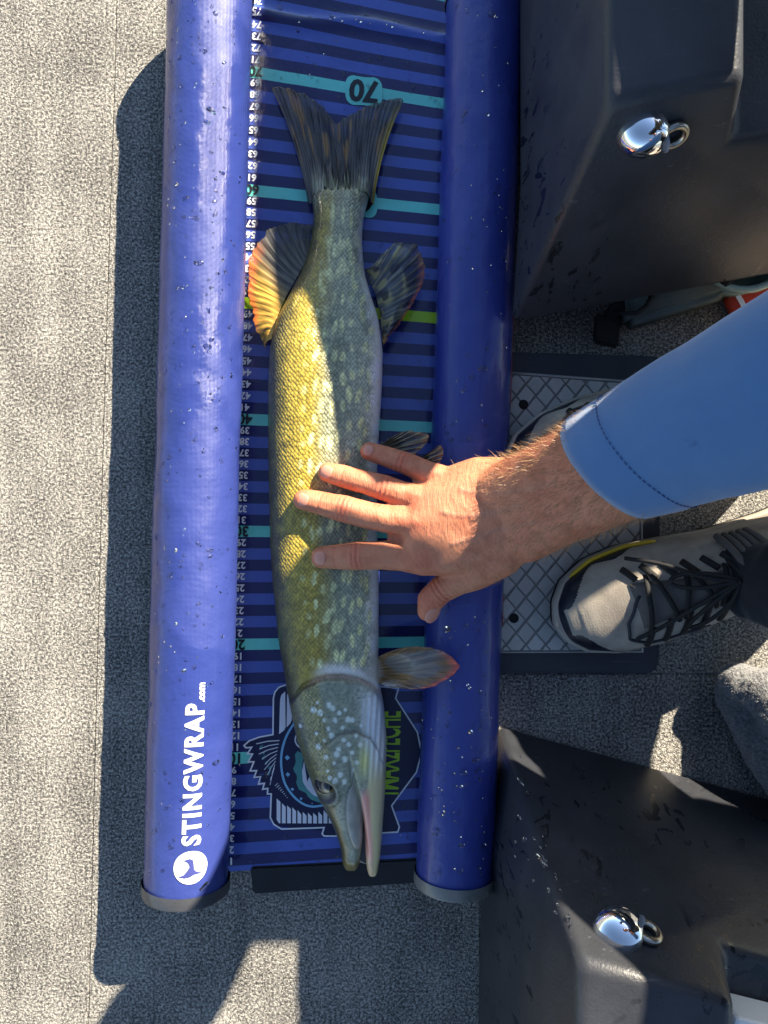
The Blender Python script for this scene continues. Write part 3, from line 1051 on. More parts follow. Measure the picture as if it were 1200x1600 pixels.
YY = np.repeat(yy[:, None], NC_, 1)
C = np.cos(th)[None, :]; S = np.sin(th)[None, :]
e_ = .82
lat = np.sign(C) * np.abs(C) ** e_ * np.ones_like(YY)
hgt = np.sign(S) * np.abs(S) ** .92 * np.ones_like(YY)
# mouth: the ends of the upper and the lower jaw
tt = np.clip((YY - 1150) / (1362 - 1150), 0, 1)
c0 = lat
cg = .16
yend = np.where(c0 < cg, 1356 - 18 * np.abs((c0 + .50) / .52) ** 3.5, 1365 - 17 * np.abs((c0 - .72) / .34) ** 3.5)
notch = np.where(np.abs(c0 - cg) < .18, 1309 + 46 * np.clip(np.abs(c0 - cg) / .18, 0, 1) ** .75, 2000)
yend = np.minimum(yend, notch)
gap = np.abs(c0 - cg) < .18
YP = np.where(YY > 1150, 1150 + tt * (yend - 1150), YY)
xc = (xl_ + xr_) / 2; hw = (xr_ - xl_) / 2
XP = xc[:, None] + hw[:, None] * lat
up = np.clip(hgt, 0, 1)
q = (lat + 1) / 2
zc = hh_[:, None]
Z = zc * (1 + hgt * np.where(hgt > 0, 1.0, .97))
# belly and back are a little flatter on the head
# --- relief (metres), on the upper side
rel = np.zeros_like(Z)
xo = np.array([440, 462, 470, 480, 495, 515, 540, 565, 585, 597, 610]); yo = np.array([1092, 1086, 1074, 1062, 1054, 1047, 1047, 1054, 1068, 1086, 1110])
oc = np.interp(XP, xo, yo)
d = YP - oc
rel += np.where(d > 0, .0042 * np.exp(-np.clip(d, 0, None) / 60), 0) * sstep(-2, 4, d)
rel += -.0026 * np.exp(-((d + 3) / 4.0) ** 2)
rel += .0016 * np.exp(-((d + 16) / 9.0) ** 2) * sstep(500, 540, XP)
xp = np.array([440, 520, 535, 560, 580, 592, 600, 606]); yp_ = np.array([1185, 1142, 1130, 1127, 1138, 1160, 1190, 1240])
d2 = YP - np.interp(XP, xp, yp_)
rel += .0022 * sstep(-2, 3, d2) * np.exp(-np.clip(d2, 0, None) / 40) * sstep(500, 520, XP) - .0008 * np.exp(-((d2 + 3) / 3) ** 2) * sstep(505, 520, XP)
# gill rays near the throat
gm = sstep(560, 580, XP) * sstep(1062, 1085, YP) * (1 - sstep(1165, 1215, YP))
rel += .0008 * np.sin((XP - 560) * .75 + (YP - 1100) * .05) * gm
# maxilla leaf
mx = 556 + (YP - 1260) * .08; mw = 13 * np.sqrt(np.clip(1 - ((YP - 1262) / 52) ** 2, 0, 1))
mxm = 1 - sstep(mw - 3, mw + 1, np.abs(XP - mx)); mxm = np.where(mw > 1, mxm, 0)
rel += .0009 * mxm
rel += -.0003 * np.exp(-((XP - 578) / 4) ** 2) * sstep(1215, 1240, YP) * (1 - sstep(1300, 1325, YP))
# brow, eye socket
de = np.hypot(XP - 511, (YP - 1222))
rel += .0018 * np.exp(-((de - 20) / 5) ** 2) - .0030 * np.exp(-(de / 14) ** 4)
# lateral ripple of the body
rel += .0007 * (vnoise(XP / 30, YP / 45, 3) - .5)
Z = Z + rel * sstep(.05, .5, up)
ZB = Z
# inside of the gape sinks and is dark
gdep = np.exp(-(np.clip(yend - YP, 0, None) / 5.0) ** 2) * gap * (YP > 1290)
# close the snout tips
tipf = sstep(0, 1, np.clip((1362 - YY) / 20, 0, 1)) ** .5
Z = zc + (Z - zc) * (.25 + .75 * tipf)
Z = np.maximum(Z + .0042, .0046)
dd = (CAM_H - np.repeat(zc, NC_, 1)) / 1200
VX = (XP - 600) * dd; VY = (800 - YP) * dd
verts = np.stack([VX, VY, Z], -1).reshape(-1, 3)
faces = []
for i in range(NR_ - 1):
    a = i * NC_
    for k in range(NC_):
        k2 = (k + 1) % NC_
        faces.append((a + k, a + k2, a + NC_ + k2, a + NC_ + k))
faces.append(tuple(range(NC_)))
L0 = (NR_ - 1) * NC_
for k in range(NC_ // 2):           # close the jaws: upper edge to lower edge, column by column
    f_ = [L0 + k, L0 + k + 1, L0 + (NC_ - k - 1) % NC_, L0 + (NC_ - k) % NC_]
    f_ = list(dict.fromkeys(f_))
    if len(f_) > 2: faces.append(tuple(f_))
# --- pigment
def lin(r, g, b): return np.array([r, g, b], float)
def mixc(a, b, t): return a + (b - a) * t[..., None]
Q = np.clip((XP - xl_[:, None]) / (xr_ - xl_)[:, None], 0, 1)
n1 = vnoise(XP / 9, YP / 14, 5); n2 = vnoise(XP / 3.2, YP / 3.2, 8); n3 = vnoise(XP / 26, YP / 60, 11)
cback = lin(.055, .050, .012); colv = lin(.225, .168, .024); cside = lin(.152, .158, .098); cpale = lin(.30, .32, .22); cbel = lin(.58, .57, .50)
colr = np.ones(XP.shape + (3,)) * cback
colr = mixc(colr, colv, sstep(.04, .30, Q + (n1 - .5) * .08))
colr = mixc(colr, cside, sstep(.38, .60, Q + (n3 - .5) * .12))
colr = mixc(colr, lin(.245, .262, .19), sstep(.60, .84, Q))
colr = mixc(colr, cbel, sstep(.86, .97, Q + (n1 - .5) * .05))
tailm = 1 - sstep(330, 560, YP)
colr = mixc(colr, lin(.24, .24, .15), tailm * sstep(.25, .6, Q) * .55)
colr *= (1 + (n2 - .5) * .35)[..., None] * (1 + (n1 - .5) * .3)[..., None]
# bean-shaped pale spots in rows
prng = random.Random(21)
spots = []
for rowq in (.34, .43, .51, .59, .67, .75, .83, .90):
    y = 380 + prng.uniform(0, 40)
    while y < 1040:
        L = prng.uniform(8, 14.5) * (1.0 if rowq > .4 else .6)
        spots.append((y, rowq + prng.uniform(-.022, .022), L, prng.uniform(3.1, 5.2), prng.uniform(-.3, .12), prng.uniform(.55, 1) * (.45 if rowq < .4 else 1) * (.7 if y < 560 else 1)))
        y += L * 2 + prng.uniform(9, 28)
for rowq in (.40, .60, .78):        # streaks towards the tail
    y = 300
    while y < 470:
        L = prng.uniform(14, 26)
        spots.append((y, rowq + prng.uniform(-.03, .03), L, prng.uniform(2.6, 4), 0, .55)); y += L * 2 + prng.uniform(2, 12)
sm = np.zeros_like(XP)
for (sy, sq, L, wdt, sl, al) in spots:
    r0, r1 = np.searchsorted(yy, [sy - 40, sy + 40])
    sx = np.interp(sy, yy, xl_ + (xr_ - xl_) * sq)
    dy_ = YP[r0:r1] - sy; dx_ = XP[r0:r1] - sx - sl * dy_
    wob = (n2[r0:r1] - .5) * .16
    v = (1 - sstep(.65, 1.1, np.sqrt((dy_ / L) ** 2 + (dx_ / wdt) ** 2) + wob)) * al
    sm[r0:r1] = np.maximum(sm[r0:r1], v)
colr = mixc(colr, lin(.50, .49, .23), sm * (1 - sstep(1030, 1050, YP)))
# head pigment
hm = sstep(-3, 3, YP - oc)
chead = mixc(np.ones(XP.shape + (3,)) * lin(.075, .07, .028), lin(.118, .128, .092), sstep(.08, .34, Q + (n1 - .5) * .1))
chead = mixc(chead, lin(.235, .25, .225), sstep(.66, .9, Q) * .8)
cheek = sstep(.12, .2, Q) * (1 - sstep(.34, .44, Q)) * (1 - sstep(1195, 1215, YP))
chead = mixc(chead, lin(.16, .135, .045), cheek * .75)
chead *= (1.35 + (n2 - .5) * .75)[..., None]
chead = mixc(chead, lin(.05, .055, .05), sstep(.72, .82, vnoise(XP / 2.4, YP / 2.4, 61)) * .6)
dsp = [(502, 1081), (519, 1084), (534, 1096), (543, 1091), (547, 1106), (528, 1107), (512, 1107), (506, 1096), (553, 1107), (518, 1120), (566, 1116), (522, 1130), (541, 1136), (512, 1138), (503, 1148), (514, 1163), (526, 1172), (542, 1166), (533, 1150), (553, 1156),
       (516, 1185), (535, 1191), (519, 1196), (553, 1184), (530, 1158), (548, 1143), (475, 1120), (496, 1092), (525, 1089), (559, 1130), (508, 1208), (541, 1202), (560, 1172), (500, 1128), (527, 1200), (565, 1144), (539, 1118)]
hs = np.zeros_like(XP)
for i, (sx, sy) in enumerate(dsp):
    r = 2.2 + (i * 37 % 10) * .24
    hs = np.maximum(hs, 1 - sstep(.7, 1.25, np.hypot(XP - sx, (YP - sy) * .85) / r + (n2 - .5) * .4))
chead = mixc(chead, lin(.46, .50, .46), hs * .8)
# pale jaw and throat
jx = np.interp(YP, [1060, 1110, 1140, 1170, 1200, 1240, 1300, 1364], [603, 600, 590, 582, 577, 571, 572, 570])
jm = sstep(-3, 3, XP - jx) * sstep(1110, 1150, YP)
chead = mixc(chead, lin(.55, .475, .25), jm)
chead = mixc(chead, lin(.50, .52, .55), gm * .7)
chead = mixc(chead, lin(.46, .45, .12), np.exp(-((XP - 572) / 9) ** 2) * np.exp(-((YP - 1172) / 26) ** 2) * .8)
# mouth lining
pk = np.exp(-((XP - 574 - (YP - 1260) * .05) / 6.5) ** 4) * sstep(1208, 1232, YP) * (1 - sstep(1318, 1345, YP) * .6)
chead = mixc(chead, lin(.52, .20, .165), pk * .9)
chead = mixc(chead, lin(.30, .29, .26) * (.75 + .5 * n1[..., None]), mxm * .75)
chead = mixc(chead, lin(.045, .045, .04), np.exp(-((np.abs(XP - mx) - mw) / 1.7) ** 2) * (mw > 2) * np.where(XP > mx, .3, .85))
# snout top brown, eye surround dark
chead = mixc(chead, lin(.055, .045, .014), sstep(1225, 1280, YP) * (1 - sstep(.16, .32, Q + (n1 - .5) * .12)))
chead = mixc(chead, lin(.15, .105, .03), sstep(1325, 1350, YP) * .8 * (1 - jm))
chead = mixc(chead, lin(.025, .022, .02), np.exp(-((de - 15) / 5) ** 2) * .75)
chead = mixc(chead, lin(.04, .038, .03), np.exp(-((d - 1) / 2.2) ** 2) * (XP < 500) * .9)
chead = mixc(chead, lin(.06, .055, .045), np.exp(-((d2 + 1) / 1.8) ** 2) * (XP > 512) * (XP < 590) * .8)
chead = mixc(chead, lin(.012, .006, .005), np.clip(gdep * 1.3, 0, 1))
colr = mixc(colr, lin(.58, .55, .52), np.exp(-((d + 14) / 9) ** 2) * sstep(485, 520, XP) * .7)
colr = mixc(colr, lin(.035, .025, .02), np.exp(-((d - 1) / 2.4) ** 2) * (1 - sstep(505, 560, XP)) * .9)
colr = mixc(colr, lin(.40, .26, .20), np.exp(-((d + 4) / 4) ** 2) * sstep(480, 500, XP) * .7)
colr = mixc(colr, chead, hm)
tb_ = 1 - sstep(274, 300, YP + (vnoise(XP / 2.0, YP / 24, 41) - .5) * 44 - 16 * np.abs(Q - .5) ** 2 * 4)
tb_ = np.maximum(tb_, (1 - sstep(300, 338, YP)) * (1 - sstep(.04, .16, np.minimum(Q, 1 - Q) + (n2 - .5) * .1)))
colr = mixc(colr, lin(.055, .055, .05), tb_ * .85)
colr = mixc(colr, lin(.127, .131, .077) * (1 + (n1[..., None] - .5) * .8), (1 - sstep(298, 350, YP + (vnoise(XP / 3, YP / 30, 43) - .5) * 40)) * .75)
# underside is pale belly / dark back only
scale_m = (1 - hm) * (1 - .8 * np.exp(-((d + 12) / 11) ** 2)) * (1 - sstep(.90, .98, Q)) * sstep(272, 300, YP) + hm * cheek
colr = np.clip(colr * 1.62, .004, .9)
me = bpy.data.meshes.new('pike_body')
me.from_pydata([tuple(v) for v in verts], [], faces); me.update()
at = me.attributes.new('pigment', 'FLOAT_COLOR', 'POINT')
at.data.foreach_set('color', np.concatenate([colr, scale_m[..., None]], -1).reshape(-1).astype(np.float32))
uvl = me.attributes.new('scale_uv', 'FLOAT_VECTOR', 'POINT')
arc = np.cumsum(np.hypot(np.diff(XP, axis=1, append=XP[:, :1]), np.diff(Z, axis=1, append=Z[:, :1]) / dd), axis=1)
mid = arc[:, NC_ // 4][:, None]
# arc length measured from the top of the flank so that the scale rows run along the fish
suv = np.stack([(arc - mid), YP, np.zeros_like(YP)], -1)
uvl.data.foreach_set('vector', suv.reshape(-1).astype(np.float32))
a = Mat('pike_skin', rough=.3, spec=.5, coat=.35, coat_rough=.14)
at_ = a.n('ShaderNodeAttribute', attribute_name='pigment'); uv_ = a.n('ShaderNodeAttribute', attribute_name='scale_uv')
sx = a.n('ShaderNodeSeparateXYZ'); a.nt.links.new(uv_.outputs['Vector'], sx.inputs[0])
U = a.math('DIVIDE', sx.outputs[0], 6.2); V = a.math('DIVIDE', sx.outputs[1], 7.4)
cb = a.n('ShaderNodeCombineXYZ'); a.nt.links.new(a.math('ADD', U, V), cb.inputs[0]); a.nt.links.new(a.math('SUBTRACT', U, V), cb.inputs[1])
dist = a.voro(cb.outputs[0], 1.0, .42)
vc = a.n('ShaderNodeTexVoronoi', feature='F1'); vc.inputs['Scale'].default_value = 1.0; vc.inputs['Randomness'].default_value = .42
a.nt.links.new(cb.outputs[0], vc.inputs['Vector'])
mask = at_.outputs['Alpha']
rim_ = a.ramp(dist, [(.30, 0), (.62, 1)])
cdark = a.mix(a.math('MULTIPLY', rim_, a.math('MULTIPLY', mask, .5)), at_.outputs['Color'], (.02, .02, .012))
per = a.n('ShaderNodeSeparateColor'); a.nt.links.new(vc.outputs['Color'], per.inputs[0])
cd2 = a.mix(a.math('MULTIPLY', a.math('MULTIPLY', per.outputs[0], mask), .35), cdark, at_.outputs['Color'], 'ADD')
a.set('Base Color', cd2)
hgt_ = a.math('MULTIPLY', a.math('SUBTRACT', 1.0, dist), mask)
fine = a.noise(a.coord(), 700, 2)
hsum = a.math('ADD', hgt_, a.math('MULTIPLY', fine, .12))
a.bump(hsum, .85, .0011)
a.set('Roughness', a.math('ADD', .24, a.math('MULTIPLY', fine, .16)))
M_fish = a.m
link('body', me, M_fish, fish)

# eye
bm = bmesh.new()
ec = W(511, 1222, .0475)
bmesh.ops.create_uvsphere(bm, u_segments=32, v_segments=20, radius=.0096)
for v in bm.verts: v.co = ec + Vector((v.co.x, v.co.y, v.co.z * .75)) + Vector((-.0006, 0, 0))
eye = bm_obj('eye', bm, Mat('eye_dark', (.022, .017, .010), .22, .4, coat=.35, coat_rough=.05).m, fish)
bm = bmesh.new()
pc = ec + Vector((.0012, -.0008, .0060))
rings = []
for r, dz in ((.0058, -.0002), (.0050, .0008), (.0038, .0009), (.0037, .0012)):
    rings.append([bm.verts.new(pc + Vector((r * math.cos(t), r * 1.12 * math.sin(t), dz + .0006))) for t in np.linspace(0, 2 * PI, 28, endpoint=False)])
for i_, (ra, rb) in enumerate(zip(rings[:-1], rings[1:])):
    for i in range(28):
        f = bm.faces.new((ra[i], ra[(i + 1) % 28], rb[(i + 1) % 28], rb[i])); f.material_index = 0
f = bm.faces.new(rings[-1]); f.material_index = 1
bm_obj('iris', bm, [Mat('iris_bronze', (.16, .11, .045), .2, .5, coat=.8).m, Mat('pupil', (.004, .004, .006), .03, .6, coat=1, coat_rough=.01).m], eye)

# mouth interior between the jaws, its shade put into the dark colour
bm = bmesh.new()
q_ = [W(569, 1294, .016), W(554, 1340, .013), W(560, 1347, .011), W(575, 1351, .011), W(578, 1325, .014)]
lo = [bm.verts.new((p.x, p.y, .0055)) for p in q_]; hi = [bm.verts.new(p) for p in q_]
bm.faces.new(hi); bm.faces.new(lo)
for i in range(5): bm.faces.new((lo[i], lo[(i + 1) % 5], hi[(i + 1) % 5], hi[i]))
bmesh.ops.recalc_face_normals(bm, faces=bm.faces)
bm_obj('shaded_gape', bm, Mat('gape_shade', (.016, .008, .007), .3, coat=.5).m, fish, smooth=False)

# fins: fan of rays between a base line and a ragged outer edge
a = Mat('fin_skin', rough=.42, coat=.2, coat_rough=.2)
fa = a.n('ShaderNodeAttribute', attribute_name='pigment')
a.set('Base Color', fa.outputs['Color']); a.set('Alpha', fa.outputs['Alpha']); a.bump(a.noise(a.coord(), 900, 2), .25, .0006)
M_fin = a.m
def resample(pts, n):
    pts = np.array(pts, float)
    s = np.concatenate([[0], np.cumsum(np.linalg.norm(np.diff(pts, axis=0), axis=1))]); s /= s[-1]
    t = np.linspace(0, 1, n)
    return np.stack([np.interp(t, s, pts[:, i]) for i in range(pts.shape[1])], 1)
def fin(name, base, outer, zf, colf, rays=16, bend=0.0, jag=2.0, label=None, ridge=.0007, NT=44, thick=.0006, seed=1, clear=.5, root=0.0):
    NA = rays * 8 + 1
    Bp = resample(base, NA); Op = resample(outer, NA)
    aa = np.linspace(0, 1, NA)
    r = np.random.default_rng(seed)
    jg = (np.abs(np.sin(aa * rays * PI)) ** .6 - .6) * jag * .6 + (vnoise(aa * rays * 1.0, aa * 0, seed) - .5) * jag * 2.2 + (vnoise(aa * rays * 3.5, aa * 0, seed + 1) - .5) * jag * 1.6
    dirv = Op - Bp; ln = np.linalg.norm(dirv, axis=1, keepdims=True)
    Op = Op + dirv / ln * jg[:, None]
    Bp = Bp + dirv / ln * (root * (vnoise(aa * rays * 1.7, aa * 0, seed + 9) - .5) * 2 * np.sin(PI * aa))[:, None]
    t = np.linspace(0, 1, NT)[None, :]
    PX = Bp[:, :1] * (1 - t) + Op[:, :1] * t; PY = Bp[:, 1:2] * (1 - t) + Op[:, 1:2] * t
    # rays bow sideways
    nx = -dirv[:, 1:2] / ln; ny = dirv[:, :1] / ln
    bow = bend * (aa[:, None] - .5) * 2 * 4 * t * (1 - t)
    PX = PX + nx * bow; PY = PY + ny * bow
    A = np.repeat(aa[:, None], NT, 1); T = np.repeat(t, NA, 0)
    ph_ = A * rays * 2 * PI + 1.1 * np.sin(A * 9) + 2.6 * (vnoise(A * rays * .7, T * 2.5, seed + 5) - .5)
    wav = np.cos(ph_) * .75 + .35 * np.cos(ph_ * 2.3 + 5 * T)
    Zt = zf(A, T, PX, PY) + ridge * wav * np.minimum(1, T * 3) * (1 - .3 * T) + .0012 * (vnoise(A * 5, T * 2, seed + 2) - .5)
    d_ = (CAM_H - Zt) / 1200
    X = (PX - 600) * d_; Y = (800 - PY) * d_
    top = np.stack([X, Y, Zt], -1).reshape(-1, 3); bot = top - [0, 0, thick]
    vs = np.concatenate([top, bot]); n0 = NA * NT
    fs = []
    for i in range(NA - 1):
        for j in range(NT - 1):
            q_ = (i * NT + j, i * NT + j + 1, (i + 1) * NT + j + 1, (i + 1) * NT + j)
            fs.append(q_[::-1]); fs.append(tuple(k + n0 for k in q_))
    edge = [i * NT for i in range(NA)] + [(NA - 1) * NT + j for j in range(1, NT)] + [i * NT + NT - 1 for i in range(NA - 2, -1, -1)] + [j for j in range(NT - 2, 0, -1)]
    for i in range(len(edge)):
        a_, b_ = edge[i], edge[(i + 1) % len(edge)]
        fs.append((a_, b_, b_ + n0, a_ + n0))
    c = colf(A, T, PX, PY, wav)
    c = np.clip(c * 1.25, .004, .9).reshape(-1, 3); c = np.concatenate([c, c])
    me = bpy.data.meshes.new(name); me.from_pydata([tuple(v) for v in vs], [], fs); me.update()
    bmx = bmesh.new(); bmx.from_mesh(me); bmesh.ops.recalc_face_normals(bmx, faces=bmx.faces); bmx.to_mesh(me); bmx.free()
    at = me.attributes.new('pigment', 'FLOAT_COLOR', 'POINT')
    al_ = 1 - (1 - sstep(.1, .7, wav)) * sstep(.25, .8, T) * clear
    al_ = np.concatenate([al_.reshape(-1), al_.reshape(-1)])
    at.data.foreach_set('color', np.concatenate([c, al_[:, None]], 1).reshape(-1).astype(np.float32))
    o = link(name, me, M_fin, fish)
    if label: o['label'] = label
    return o
def raycol(ray, web, A, T, wav, seed, streak=.4):
    m = sstep(.1, .8, wav)
    c = mixc(np.ones(A.shape + (3,)) * web, ray, m)
    s = vnoise(A * 40, T * 5, seed)
    return c * (1 + (s - .5) * 2 * streak)[..., None]
def tail_col(A, T, X, Y, wav):
    c = raycol(lin(.035, .038, .042), lin(.075, .072, .065), A, T, wav, 3, .5)
    br = sstep(.62, .8, vnoise(A * 30, T * 3.5, 9)) * sstep(.25, .5, T)
    c = mixc(c, lin(.26, .15, .055), br * .8)
    bl = sstep(.66, .82, vnoise(A * 36, T * 4 + 3, 19))
    c = mixc(c, lin(.012, .012, .016), bl * .8)
    c = mixc(c, lin(.34, .24, .03), sstep(.93, .99, A) * (1 - sstep(.7, 1, T)))
    st_ = (vnoise(A * 46, T * 3, 71) - .5) * .22
    c = mixc(c, lin(.165, .17, .10), (1 - sstep(.05, .24, T + st_)) * sstep(.06, .22, A) * (1 - sstep(.78, .94, A)) * 1.0)
    c = mixc(c, lin(.42, .42, .30), (1 - sstep(.10, .20, T + st_ * .8)) * sstep(.55, .75, vnoise(A * 60, T * 14, 72)) * sstep(.1, .25, A) * (1 - sstep(.75, .9, A)) * .7)
    return c
fin('tail_fin', [(482, 322), (490, 308), (503, 301), (532, 298), (560, 301), (575, 307), (584, 320)],
    [(425, 139), (432, 134), (450, 137), (462, 143), (476, 147), (494, 159), (507, 170), (517, 184), (525, 195), (531, 192), (538, 184), (546, 180), (562, 172), (575, 165), (590, 161), (617, 153), (625, 153), (630, 158)],
    lambda A, T, X, Y: (.0125 + .0150 * np.sin(PI * np.clip(A, 0, 1)) ** .55) * (1 - sstep(0, .34, T)) + (.0185 - .006 * T + .004 * A * T) * sstep(0, .34, T), tail_col, 30, -7, 1.3, ridge=.0005, NT=60, seed=4, root=14.0)
def dorsal_col(A, T, X, Y, wav):
    c = raycol(lin(.020, .022, .030), lin(.085, .08, .06), A, T, wav, 5, .4)
    g_ = sstep(.42, .66, A + .1 * T)
    o_ = raycol(lin(.52, .27, .045), lin(.34, .22, .035), A, T, wav, 6, .35)
    c = mixc(c, o_, g_)
    c = mixc(c, lin(.62, .13, .03), sstep(.72, .95, T) * sstep(.3, .5, A) * (1 - sstep(.75, .95, A)) * .85)
    return c
fin('dorsal_fin', [(489, 392), (478, 410), (464, 435), (448, 462), (434, 492), (424, 530)],
    [(489, 353), (470, 349), (452, 347), (436, 351), (417, 363), (400, 380), (390, 404), (386, 424), (390, 463), (398, 505), (414, 549)],
    lambda A, T, X, Y: .020 + .016 * (1 - T) * A + .004 * T, dorsal_col, 19, 5, 2.4, ridge=.00045, NT=40, thick=.0006, seed=6, clear=.5)
def anal_col(A, T, X, Y, wav):
    c = raycol(lin(.16, .15, .10), lin(.075, .085, .10), A, T, wav, 7, .5)
    y_ = sstep(.5, .7, vnoise(A * 14, T * 5, 4))
    c = mixc(c, lin(.33, .29, .12), y_ * .7)
    c = mixc(c, lin(.015, .017, .028), sstep(.56, .72, vnoise(A * 12 + 4, T * 6, 14)) * .85)
    c = mixc(c, lin(.55, .16, .09), sstep(.8, 1, T) * sstep(.3, .6, A) * .8)
    c = mixc(c, lin(.42, .25, .03), sstep(.9, 1, A) * .8)
    return c
fin('anal_fin', [(569, 420), (577, 436), (587, 462), (594, 490), (597, 530)],
    [(577, 420), (596, 398), (618, 378), (634, 378), (648, 383), (658, 396), (664, 414), (660, 440), (652, 462), (638, 486), (618, 512), (599, 538)],
    lambda A, T, X, Y: .026 + .004 * T + .006 * np.sin(T * PI), anal_col, 18, 0, 2.0, ridge=.0005, seed=8)
def pect_col(A, T, X, Y, wav):
    c = raycol(lin(.13, .062, .022), lin(.27, .16, .065), A, T, wav, 12, .5)
    c = mixc(c, lin(.20, .20, .19), sstep(.55, .75, vnoise(A * 9, T * 3.2, 33)) * .7)
    c = mixc(c, lin(.62, .13, .07), sstep(.86, .97, T) * sstep(.3, .5, A) * (1 - sstep(.75, .9, A)))
    c = mixc(c, lin(.42, .40, .36), (1 - sstep(0, .12, T)) * .7)
    c = mixc(c, lin(.42, .42, .44), sstep(.8, .9, A) * sstep(.15, .25, T) * (1 - sstep(.6, .8, T)) * .8)
    return c
fin('pectoral_fin', [(590, 1027), (588, 1040), (588, 1055), (591, 1068)],
    [(606, 1019), (629, 1012), (650, 1010), (672, 1012), (690, 1017), (704, 1026), (718, 1040), (717, 1046), (706, 1056), (680, 1072), (660, 1076), (643, 1077), (610, 1074)],
    lambda A, T, X, Y: .042 + .030 * sstep(0, .55, T) + .003 * np.sin(A * PI) * T, pect_col, 13, 0, 1.0, ridge=.0007, seed=10)
def pelv_col(A, T, X, Y, wav):
    c = raycol(lin(.20, .17, .09), lin(.065, .068, .06), A, T, wav, 15, .4)
    return mixc(c, lin(.34, .22, .09), sstep(.8, 1, T) * .7)
fin('pelvic_fin', [(590, 722), (588, 708), (592, 694), (596, 690)],
    [(640, 716), (655, 704), (668, 690), (671, 682), (668, 678), (655, 676), (640, 672), (622, 677), (606, 686)],
    lambda A, T, X, Y: .045 + .020 * sstep(0, .6, T), pelv_col, 8, 2, 1.6, ridge=.0012, seed=12)
fin('pelvic_fin', [(640, 735), (642, 728), (645, 722)],
    [(686, 724), (692, 712), (691, 700), (686, 695), (678, 701), (670, 708)],
    lambda A, T, X, Y: .050 + .020 * sstep(0, .6, T), pelv_col, 6, 1, 1.2, ridge=.001, seed=14)

# ------------------------------------------------------------------ the person
per_t = empty('person', (.42, 0, 0))
tag(per_t, 'person in a blue long sleeve shirt pressing a bare hand on the pike', 'person')
def P_(px, py, z): return W(px, py, z)
F = {
    'little': [(577, 705, .0745, .0066), (597, 711, .0770, .0072), (630, 722, .0815, .0080), (662, 736, .0855, .0086), (700, 752, .0905, .0100)],
    'ring': [(512, 738, .0755, .0073), (538, 745, .0785, .0083), (570, 754, .0830, .0084), (601, 763, .0860, .0094), (636, 774, .0885, .0094), (668, 784, .0930, .0112)],
    'middle': [(475, 781, .0755, .0077), (503, 787, .0785, .0086), (541, 796, .0850, .0099), (580, 806, .0890, .0095), (612, 812, .0910, .0098), (652, 816, .0945, .0118)],
    'index': [(503, 871, .0755, .0076), (528, 870, .0785, .0085), (560, 868, .0840, .0099), (598, 868, .0880, .0094), (628, 869, .0900, .0098), (660, 872, .0935, .0118)],
    'thumb': [(668, 954, .0770, .0078), (673, 938, .0795, .0096), (690, 921, .0835, .0098), (712, 908, .0875, .0108), (742, 893, .0925, .0135), (785, 862, .1010, .0165)],
}
Fp = {k: [(P_(*c[:3]), c[3] * (1.19 if k == 'index' else 1.13)) for c in v] for k, v in F.items()}
bm = bmesh.new()
for k, ch in Fp.items(): hull_chain_bm(bm, ch, 2)
wristU = (P_(790, 745, .1060), .0150); wristM = (P_(800, 800, .1110), .0185); wristL = (P_(800, 846, .1060), .0170)
sideU = (P_(742, 740, .0960), .0125)
mc = [Fp['little'][-1], Fp['ring'][-1], Fp['middle'][-1], Fp['index'][-1]]
for a_, b_ in zip(mc[:-1], mc[1:]): hull_bm(bm, [a_, b_, wristU, wristM, wristL], 2)
hull_bm(bm, [mc[0], sideU, wristU, wristM], 2)
hull_bm(bm, [mc[3], Fp['thumb'][-1], (P_(735, 868, .0950), .0125), wristL, wristM], 2)
hull_bm(bm, [Fp['thumb'][-2], Fp['thumb'][-1], (P_(705, 880, .0900), .0085), wristL], 2)
# knuckles, tendons
for (x, y, z, r) in ((668, 783, .0975, .0085), (652, 815, .0995, .0090), (660, 870, .0985, .0088), (701, 752, .0940, .0075)):
    hull_bm(bm, [(P_(x, y, z), r), (P_(x + 26, y + (800 - y) * .12, z - .001), r * .72)], 2)
for (x, y) in ((690, 785), (680, 815), (690, 865)):
    hull_bm(bm, [(P_(x, y, .1012), .0042), (P_(785, lerp(y, 800, .8), .1190), .0050)], 1)
# webs between the fingers
hull_bm(bm, [(P_(650, 748, .084), .004), (P_(668, 762, .089), .0065), (P_(690, 758, .089), .007)], 1)
hull_bm(bm, [(P_(622, 787, .086), .004), (P_(640, 795, .090), .0065), (P_(650, 785, .090), .006)], 1)
hull_bm(bm, [(P_(612, 838, .087), .004), (P_(640, 845, .091), .007), (P_(655, 850, .092), .007)], 1)
# forearm: two strands side by side
arm_axis = [P_(800, 803, .1085), P_(860, 772, .132), P_(937, 735, .160), P_(1060, 682, .198), P_(1205, 612, .238), Vector((.285, .110, .300))]
adir = (arm_axis[4] - arm_axis[0]).normalized()
side = adir.cross(Vector((0, 0, 1))).normalized()
aw = [.0185, .0165, .0155, .0150, .015, .013]; ar = [.0205, .0225, .0245, .0265, .029, .031]
chU = [(p + side * w, r) for p, w, r in zip(arm_axis, aw, ar)]; chL = [(p - side * w, r) for p, w, r in zip(arm_axis, aw, ar)]
for i in range(len(arm_axis) - 1): hull_bm(bm, [chU[i], chU[i + 1], chL[i], chL[i + 1]], 3)
hull_bm(bm, [wristU, wristM, wristL, chU[0], chL[0]], 2)
hand_me = fuse(bm, .00115, 9, .5)
